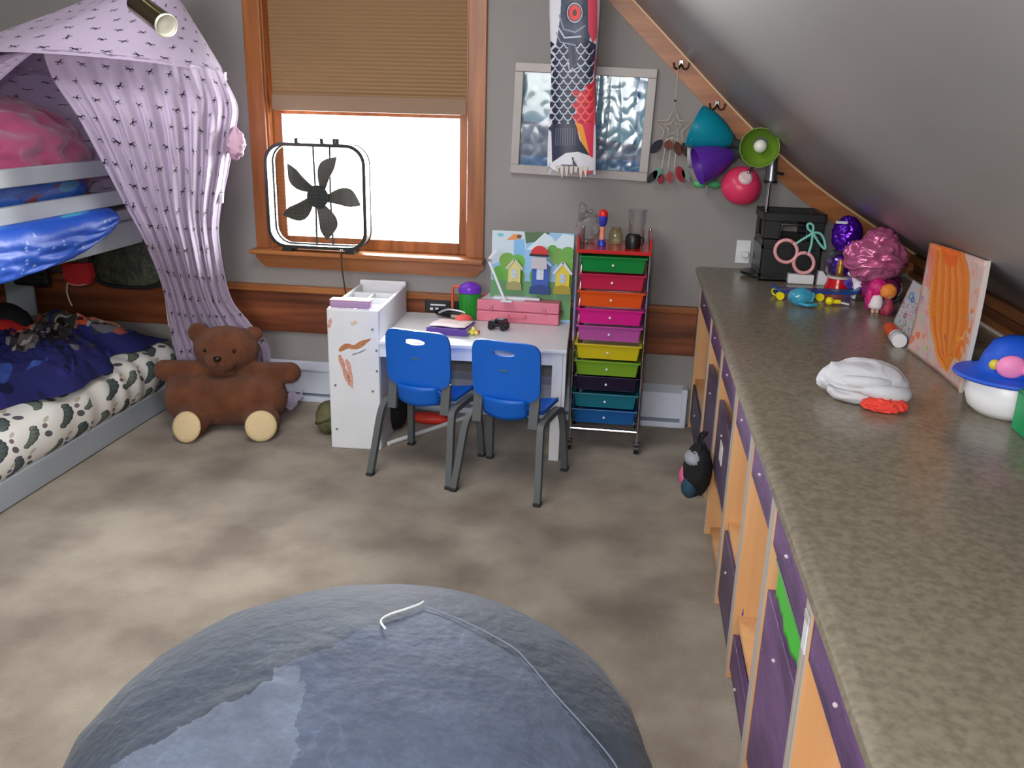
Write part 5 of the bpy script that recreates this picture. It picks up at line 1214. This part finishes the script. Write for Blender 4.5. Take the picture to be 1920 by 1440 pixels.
# crystal dome
p = on(1570, 541)
gl = thing('snow_globe', 'clear domed snow globe on a red base with a golden figure inside', 'snow globe', (p.x, p.y, CZ))
obj('base', B().lathe([(0, 0), (.058, 0), (.058, .01), (.05, .03), (.048, .05), (0, .05)]), mat('gloss_red', (206, 24, 34), .2), gl, smooth=SM)
obj('rim', B().lathe([(.046, .048), (.054, .05), (.054, .058), (.046, .06), (.046, .048)]), mat('rim_pale', (206, 196, 190), .3), gl, smooth=SM)
pr = [(.048, .056)]+[(.071*math.cos(a), .112+.071*math.sin(a)) for a in np.linspace(-.85, PI/2, 18)]
obj('dome', B().lathe(pr), domemat(.95, .45), gl, smooth=True)
obj('figure', B().lathe([(0, .055), (.022, .055), (.014, .075), (.018, .095), (.012, .112), (.015, .124), (.0, .138)]), mat('gold_figure', (196, 150, 60), .35, .5), gl, smooth=True)
# white bottle cap beside cherry light base
p = on(1540, 534)
t = thing('white_block', 'small white angled block between the cherry light and the snow globe', 'block', (p.x, p.y+.02, CZ))
obj('block', B().prism([(-.022, 0), (.026, 0), (.026, .03), (.0, .062), (-.018, .062)], .04, XZ), m_white, t)
# purple foil bag and pink satin pouch
def satin(c, r, seed, nfold=3.2, amp=.22, seg=110, fine=.3, floor=None):
    b = B(); c = Vector(c)
    def fn(u, v):
        th = 2*PI*u; ph = PI*v; d = Vector((math.sin(ph)*math.cos(th), math.sin(ph)*math.sin(th), math.cos(ph)))
        wv = Vector((nz(d, 1.3, seed), nz(d, 1.3, seed+9), nz(d, 1.3, seed+17)))*.9
        q_ = Vector((d.x*.8, d.y*.8, d.z*1.6))+wv
        f1 = (1-abs(nz(q_, nfold*.62, seed+3))*2.0); f2 = (1-abs(nz(q_, nfold*1.5, seed+30))*2.0)
        k = 1+amp*(f1*.75+f2*fine)-.1
        p = Vector((d.x*r[0]*k, d.y*r[1]*k, d.z*r[2]*k))+c
        if p.z < CZ: p.z = CZ+.002*(p.z-CZ)
        return p
    return b.grid(fn, seg, seg*2//3)
def lumpat(px, py, y, rx, ry, rz, amp, fr, seed, m, par, nm, pw=1.0):
    q = at(px, py, 1, y); return obj(nm, lump((q.x, y, q.z), (rx, ry, rz), amp, fr, seed, 44, flat=CZ, pw=pw), m, par, world=True, smooth=True)
q = at(1590, 438, 1, 4.12)
t = thing('purple_foil_bag', 'shiny crinkled purple foil bag at the back of the counter clutter', 'bag', (q.x, 4.12, CZ))
m_pf = mat('purple_foil', (96, 30, 190), .2, .7, bump=.15, bscale=40)
obj('foil', satin(at(1588, 440, 1, 4.12), (.062, .05, .078), 6, 4.5, .22, 70), m_pf, t, world=True, smooth=True)
obj('lower_fold', lump((q.x, 4.12, CZ+.07), (.055, .05, .072), .12, 3, 2, 30, flat=CZ, pw=.7), m_pf, t, world=True, smooth=True)
obj('white_top', B().box(at(1578, 417, 1, 4.09), (.05, .02, .012), bev=.003), m_white, t, world=True)
q = at(1640, 478, 1, 3.80)
t = thing('pink_satin_pouch', 'scrunched shiny pink satin cloth heaped behind the snow globe', 'cloth', (q.x, 3.80, CZ))
m_ps = mat('pink_satin_light', (216, 122, 164), .24, .35, col2=(196, 98, 144), vscale=8)
q2_ = at(1640, 484, 1, 3.80); obj('cloth', satin(q2_, (.112, .09, .090), 9, 2.0, .34, 120, .12), m_ps, t, world=True, smooth=True)
q2_ = at(1652, 452, 1, 3.79); obj('gathered_top', satin(q2_, (.060, .05, .050), 4, 2.0, .36, 90, .12), m_ps, t, world=True, smooth=True)
obj('lower_cloth', lump((q.x+.045, 3.84, CZ+.05), (.075, .06, .055), .2, 3, 5, 36, flat=CZ), mat('magenta_satin', (146, 48, 104), .4), t, world=True, smooth=True)
# skateboard toy
a, c_ = on(1446, 560), on(1612, 566)
ax = math.atan2(c_.y-a.y, c_.x-a.x); mid = (a+c_)/2; Ls = (c_-a).length*1.02
sk = thing('toy_skateboard', 'small blue printed skateboard with yellow wheels lying on the counter', 'skateboard', (mid.x, mid.y+.03, CZ), ax)
cv = Cv(256, 64, (34, 70, 150)); rg = np.random.default_rng(2)
for (x, y, r_, c2) in ((.12, .5, .05, (110, 170, 60)), (.18, .4, .03, (210, 110, 60)), (.3, .6, .05, (60, 150, 200)), (.45, .4, .04, (40, 40, 120)), (.62, .6, .05, (110, 60, 150)), (.72, .4, .05, (90, 170, 90)), (.85, .5, .06, (40, 130, 170)), (.55, .5, .03, (200, 120, 180)), (.93, .5, .03, (120, 200, 210))): cv.ell(x, y, r_, r_*3, c2)
def deck(u, v):
    x = lerp(-Ls/2, Ls/2, u); e = math.sqrt(max(0, 1-max(0, (abs(2*u-1)-.82)/.18)**2)); y = (v-.5)*.085*e
    return (x, y, .034+.022*max(0, (abs(2*u-1)-.72)/.28)**2)
obj('deck', B().grid(deck, 40, 8), noimg('skate_print', cv, .3), sk, smooth=True, solid=.008)
m_yw = mat('yellow_wheel', (240, 222, 20), .35)
for sx in (-.155, .01):
    tk = obj('truck', B().box((sx, 0, .022), (.03, .06, .012), bev=.003), mat('truck_blue', (30, 60, 110), .4), sk)
    for sy in (-.042, .042): obj('wheel', B().cyl((sx, sy-.010, .0165), (sx, sy+.010, .0165), .0165, seg=16), m_yw, tk, smooth=SM)
p = on(1497, 572)
t = thing('blue_toy_car', 'clear light blue plastic toy resting against the skateboard front', 'toy', (p.x+.005, p.y, CZ))
mcy = mat('cyan_plastic', (70, 180, 214), .15, trans=.35)
obj('shell', lump((0, .0, .034), (.045, .03, .034), .18, 3, 3, 28, flat=.001), mcy, t, smooth=True)
obj('arm', B().tube(smooth_pts([(-.01, -.02, .012), (.02, -.045, .010), (.055, -.04, .014), (.06, -.035, .012)], 10), .007, 8), mcy, t, smooth=True)
obj('clip', B().tube(smooth_pts([(.03, 0, .05), (.05, -.005, .05), (.045, -.02, .03), (.04, -.02, .02)], 10), .005, 8), mcy, t, smooth=True)
p = on(1556, 572)
t = thing('yellow_whistle', 'bright yellow plastic whistle toy lying before the skateboard', 'toy', (p.x, p.y, CZ))
obj('knob', B().sph((-.004, 0, .017), .017, 14), m_yw, t, smooth=True)
obj('mouthpiece', B().box((.025, .004, .015), (.035, .014, .016), bev=.004), m_yw, t)
obj('white_stick', B().cyl((.04, .004, .012), (.075, .0, .006), .004, seg=8), m_white, t)
# unicorn
p = on(1612, 562)
un = thing('unicorn_toy', 'small white toy horse with tan mane behind the pink doll', 'toy', (p.x, p.y+.01, CZ))
b = B(); b.sph((0, 0, .062), (.036, .022, .028), 14); b.sph((-.026, 0, .088), (.016, .014, .026), 12); b.sph((-.040, 0, .108), (.024, .014, .015), 12)
for sx in (-.022, .02):
    for sy in (-.012, .012): b.tube([(sx, sy, .055), (sx*1.1, sy, .025), (sx*1.2, sy, .001)], [.011, .008, .008], 8)
obj('body', remesh(b, .004, 4), mat('toy_horse_white', (232, 226, 236), .4), un, smooth=True)
obj('mane', B().tube(smooth_pts([(-.032, 0, .124), (-.012, 0, .112), (.0, 0, .095), (.010, -.004, .075)], 12), [.010]*13, 8), mat('tan_mane', (176, 142, 76), .6), un, smooth=True)
obj('tail', B().tube(smooth_pts([(.034, 0, .07), (.05, 0, .05), (.052, 0, .02)], 10), .007, 8), mat('lilac_tail', (170, 140, 210), .6), un, smooth=True)
obj('horn', B().cyl((-.044, 0, .118), (-.055, 0, .142), .004, .0008, 8), mat('tan_mane', (176, 142, 76), .6), un)
# purple-blue box beside the globe base
p = on(1606, 548)
t = thing('blue_packet', 'small purple and blue patterned packet leaning behind the toy horse', 'packet', (p.x-.03, p.y+.03, CZ))
obj('packet', B().box((0, 0, .026), (.07, .022, .052), bev=.003), mat('packet_blue', (60, 50, 150), .35, col2=(130, 90, 190), vscale=40), t)
obj('flap', B().box((0, -.004, .055), (.06, .012, .006), bev=.002), mat('packet_flap', (170, 130, 210), .35), t)
# dolls
p = on(1640, 586)
dl = thing('magenta_doll', 'small doll with magenta hair wearing a white dress among the counter toys', 'doll', (p.x, p.y, CZ))
obj('dress', B().lathe([(0, .018), (.026, .018), (.03, .03), (.022, .06), (.012, .075), (0, .075)]), mat('doll_white', (234, 226, 226), .6), dl, smooth=True)
obj('legs', B().cyl((-.008, 0, 0), (-.008, 0, .03), .007, seg=8).cyl((.008, 0, 0), (.008, 0, .03), .007, seg=8), mat('doll_skin', (222, 178, 150), .5), dl)
obj('head', B().sph((0, 0, .092), (.020, .018, .022), 14), mat('doll_skin', (222, 178, 150), .5), dl, smooth=True)
obj('hair', lump((0, .008, .098), (.032, .026, .034), .18, 3, 3, 28), mat('magenta_hair', (206, 30, 120), .5), dl, smooth=True)
obj('hair_tail', lump((-.026, .008, .06), (.014, .014, .045), .2, 3, 6, 20), mat('magenta_hair', (206, 30, 120), .5), dl, smooth=True)
p = on(1662, 590)
d2 = thing('red_doll', 'small doll in red and navy clothes with orange hair right of the white dress doll', 'doll', (p.x, p.y, CZ))
obj('skirt', B().lathe([(0, .0), (.024, .0), (.026, .02), (.018, .055), (.010, .066), (0, .066)]), mat('doll_red', (196, 50, 70), .6, col2=(60, 50, 80), vscale=40), d2, smooth=True)
obj('head', B().sph((0, 0, .083), (.018, .017, .02), 12), mat('doll_skin', (222, 178, 150), .5), d2, smooth=True)
obj('hair', lump((-.004, .004, .092), (.028, .022, .026), .2, 3, 8, 24), mat('orange_hair', (236, 140, 60), .6), d2, smooth=True)
obj('arm', B().tube([(.014, 0, .05), (.034, -.004, .066), (.044, -.006, .072)], .006, 8), mat('black_sleeve', (34, 32, 40), .6), d2, smooth=True)
p = on(1655, 565)
d3 = thing('purple_doll_heap', 'dark purple fabric doll slumped behind the two small dolls', 'doll', (p.x+.01, p.y+.06, CZ))
obj('body', lump((0, 0, .055), (.062, .04, .06), .2, 3, 2, 32, flat=.001), mat('plum_cloth', (110, 34, 92), .6), d3, smooth=True)
obj('head', lump((-.01, -.01, .12), (.035, .03, .028), .2, 3, 5, 24), mat('violet_cloth', (92, 72, 160), .5, col2=(190, 150, 210), vscale=30), d3, smooth=True)
p = on(1683, 560)
d4 = thing('silver_bow', 'small grey and white ribbon lying on top of the doll heap', 'ribbon', (p.x-.012, p.y+.03, CZ))
obj('loop', lump((0, 0, .03), (.03, .025, .03), .3, 4, 9, 24, flat=.001), mat('ribbon_white', (210, 206, 216), .4), d4, smooth=True)
obj('tail', B().tube(smooth_pts([(0, 0, .05), (-.01, 0, .08), (-.02, .0, .10)], 8), .005, 6), mat('ribbon_grey', (110, 130, 140), .5), d4, smooth=True)
# floral card (leaning) and the orange painting
def sheet(nm, label, cat, bl_, br_, tl_, tr_, mt_, bow, solid, par=None):
    t = thing(nm, label, cat, ((bl_.x+br_.x)/2, (bl_.y+br_.y)/2, CZ))
    def fn(u, v):
        p0 = lerp(tl_, tr_, u); p1 = lerp(bl_, br_, u); p = lerp(p0, p1, v)
        return p+Vector((-.6, -.2, 0))*bow*(math.sin(PI*u)*.6+math.sin(PI*v)*.4)
    obj('sheet', B().grid(fn, 24, 24), mt_, t, world=True, smooth=True, solid=solid); return t
cv = Cv(256, 256, (196, 196, 200)); rg = np.random.default_rng(12)
for i in range(150):
    x, y = rg.random(), rg.random()*.75; c_ = [(90, 96, 100), (150, 150, 156), (176, 96, 130), (120, 130, 120), (110, 150, 190)][i % 5]; cv.ell(x, y, .012+.02*rg.random(), .008+.014*rg.random(), c_, rot=rg.random()*3, alpha=.8)
for (x, y, r_, c_) in ((.2, .72, .09, (100, 160, 206)), (.3, .68, .06, (60, 110, 180)), (.6, .6, .08, (180, 80, 110)), (.8, .42, .09, (226, 190, 40)), (.7, .38, .06, (230, 140, 40)), (.4, .9, .04, (206, 180, 60)), (.45, .45, .07, (200, 160, 190)), (.3, .35, .06, (150, 90, 120)), (.55, .75, .05, (150, 130, 190))):
    for k in range(5): cv.ell(x+r_*.6*math.cos(k*1.26), y+r_*.6*math.sin(k*1.26), r_*.5, r_*.45, c_)
    cv.ell(x, y, r_*.3, r_*.3, (240, 220, 120))
m_fl = noimg('floral_print', cv, .3)
bl_, br_ = on(1672, 612), on(1716, 652)
z_ = .17
sheet('floral_card', 'floral patterned clear plastic card standing behind the orange painting', 'card', bl_, br_, bl_+Vector((.055, .02, .175)), br_+Vector((.06, .02, .175)), m_fl, .005, .003)
# orange painting: bottom edge on the counter, leaning back to the slope
cv = Cv(512, 512, (226, 190, 180)); rg = np.random.default_rng(6)
_w = nfield(4, 4, 31, 512)*.035+nfield(11, 11, 32, 512)*.014; cv.X = cv.X+_w; cv.Y = cv.Y+np.roll(_w, 170, 0)
for i in range(140): cv.ell(rg.random(), rg.random(), .02+.05*rg.random(), .01+.03*rg.random(), [(226, 170, 170), (210, 200, 196), (236, 150, 130), (206, 180, 200), (196, 206, 196)][i % 5], rot=rg.random()*3, alpha=.6)
cv.poly([(.04, 1), (.64, 1), (.68, .93), (.74, .85), (.78, .72), (.86, .6), (.90, .45), (.92, .35), (.9, .22), (.82, .2), (.78, .12), (.74, .03), (.66, .06), (.56, .10), (.46, .16), (.36, .26), (.26, .40), (.16, .60), (.10, .8)], (240, 140, 44))
for k in range(26):
    o_ = k/26; c_ = [(246, 110, 20), (250, 166, 84), (236, 150, 70), (252, 130, 30), (226, 110, 30)][k % 5]
    P_ = [(.08+.50*o_, 1), (.10+.58*o_, .82), (.14+.66*o_, .62), (.21+.66*o_, .42), (.32+.55*o_, .27-.0*o_), (.46+.38*o_, .14+.08*o_), (.64+.20*o_, .05+.28*o_)]
    P_ = [tuple(curve_at([Vector((*q, 0)) for q in P_], j/30).xy) for j in range(31)]
    cv.line(P_, .012+.012*rg.random(), c_, .75)
cv.poly([(.18, 1), (.56, 1), (.5, .9), (.4, .86), (.3, .9)], (250, 100, 14), .8); cv.poly([(.0, 1), (.14, 1), (.16, .8), (.12, .6), (.04, .62)], (240, 120, 100), .6)
for i in range(20):
    x, y = .76+.18*rg.random(), .28+.4*rg.random(); cv.ell(x, y, .03, .02, [(250, 170, 30), (244, 120, 60), (236, 150, 90), (250, 180, 140)][i % 4], rot=rg.random()*3, alpha=.8)
cv.ell(.56, .33, .02, .04, (206, 110, 40), rot=.4); cv.ell(.30, .12, .03, .03, (176, 210, 90)); cv.ell(.1, .18, .05, .04, (240, 110, 60), alpha=.8); cv.ell(.03, .1, .05, .06, (244, 90, 40), alpha=.8); cv.ell(.2, .2, .03, .03, (244, 120, 90)); cv.ell(.09, .35, .03, .04, (170, 206, 180), alpha=.6); cv.ell(.06, .5, .02, .04, (190, 120, 180), alpha=.6)
m_op = noimg('orange_painting_print', cv, .35, bump=.15, bscale=40)
bl_, br_ = on(1702, 656), on(1801, 735)
tl_ = at(1745, 455, 0, .90); tr_ = at(1853, 490, 0, .885)
op = sheet('orange_painting', 'swirled orange and pink acrylic painting on board standing on the counter', 'painting', bl_, br_, tl_, tr_, m_op, -.02, .006)
b = B()
for i in range(10):
    f0, f1 = i/10, (i+1)/10
    a, c_ = lerp(tr_, br_, f0), lerp(tr_, br_, f1); bo = lambda f: Vector((-.6, -.2, 0))*-.02*(math.sin(PI*f)*.4)
    b.bar(a+bo(f0)+Vector((0, -.003, 0)), c_+bo(f1)+Vector((0, -.003, 0)), .010, .004, (0, 1, 0))
obj('board_edge', b, mat('board_white', (228, 218, 210), .6), op, world=True)
# orange and white tube
a, c_ = on(1672, 612), on(1702, 652)
t = thing('orange_bottle', 'orange and white plastic bottle lying on the counter below the painting', 'bottle', (c_.x-.02, c_.y, CZ))
d_ = (a-c_).normalized(); L0 = c_+Vector((-.03, 0, .022)); 
obj('body', B().cyl(L0+d_*.06, L0+d_*.19, .026, .022, 20), mat('bottle_orange', (226, 84, 20), .35), t, world=True, smooth=SM)
obj('cap', B().cyl(L0, L0+d_*.06, .024, .026, 20), mat('bottle_white', (222, 222, 228), .35), t, world=True, smooth=SM)
obj('cap_band', B().cyl(L0+d_*.035, L0+d_*.04, .0255, .0265, 20), mat('band_grey', (120, 122, 130), .4), t, world=True)
# white folded cloth
p = on(1612, 745)
cl_ = thing('white_cloth', 'folded white cloth with a red corner lying on the counter', 'cloth', (p.x, p.y, CZ))
m_wc = mat('white_cotton', (204, 205, 211), .9, bump=.15, bscale=40)
def satin_l(c, r, seed, nf, amp):
    b_ = satin((c[0], c[1], c[2]+CZ), r, seed, nf, amp, 120, .22); b_.v = [(x, y, max(z-CZ, .0008)) for x, y, z in b_.v]; return b_
obj('bundle', satin_l((0, 0, .045), (.118, .098, .062), 3, 1.15, .16), m_wc, cl_, smooth=True)
obj('roll', B().tube(smooth_pts([(-.02, -.085, .05), (.04, -.094, .045), (.09, -.07, .035), (.112, -.02, .032)], 20), [.014+.008*math.sin(i/20*PI) for i in range(21)], 12), m_wc, cl_, smooth=True)
obj('roll', B().tube(smooth_pts([(-.10, .02, .05), (-.06, -.06, .062), (.0, -.085, .068), (.05, -.07, .066)], 20), [.010+.008*math.sin(i/20*PI) for i in range(21)], 12), m_wc, cl_, smooth=True)
obj('red_corner', satin_l((.04, -.098, .012), (.052, .032, .022), 5, 2.2, .35), mat('red_cotton', (226, 70, 56), .8), cl_, smooth=True)
# white pot with blue brimmed lid
p = on(1905, 795)
pt = thing('hat_lid_pot', 'round white pot under a blue brimmed lid with a pink bow at the right edge', 'pot', (p.x+.005, p.y+.085, CZ), math.radians(-8))
obj('pot', B().lathe([(0, 0), (.075, 0), (.098, .02), (.108, .05), (.106, .085), (.09, .11), (0, .115)], Matrix.Diagonal((1, .9, 1, 1))), mat('pot_white', (236, 236, 240), .35), pt, smooth=True)
hat = obj('lid', B().lathe([(0, .108), (.10, .106), (.142, .100), (.146, .104), (.143, .110), (.105, .118), (.088, .128), (.078, .16), (.06, .195), (.03, .21), (0, .214)], Matrix.Diagonal((1, .92, 1, 1))), mat('lid_blue', (24, 84, 206), .5), pt, smooth=math.radians(50))
for s in (-1, 1): obj('bow_loop', B().sph((.005+s*.036, -.088, .150), (.036, .016, .030), 16), mat('bow_pink', (240, 140, 196), .5), pt, smooth=True)
obj('bow_knot', B().sph((.005, -.098, .147), (.016, .012, .016), 12), mat('bow_pink', (240, 140, 196), .5), pt, smooth=True)
obj('gold_button', B().sph((-.064, -.062, .146), (.014, .010, .014), 12), mat('button_gold', (214, 196, 60), .4), pt, smooth=True)
p = on(1925, 822)
t = thing('green_box', 'bright green box cut off by the right edge of the photo', 'box', (p.x+.02, p.y+.03, CZ))
obj('box', B().box((0, 0, .05), (.06, .09, .10), bev=.004), mat('box_green', (24, 160, 96), .4), t)
obj('lid', B().box((0, 0, .104), (.064, .094, .010), bev=.003), mat('box_green_dark', (18, 130, 78), .4), t)
bpy.context.view_layer.update()
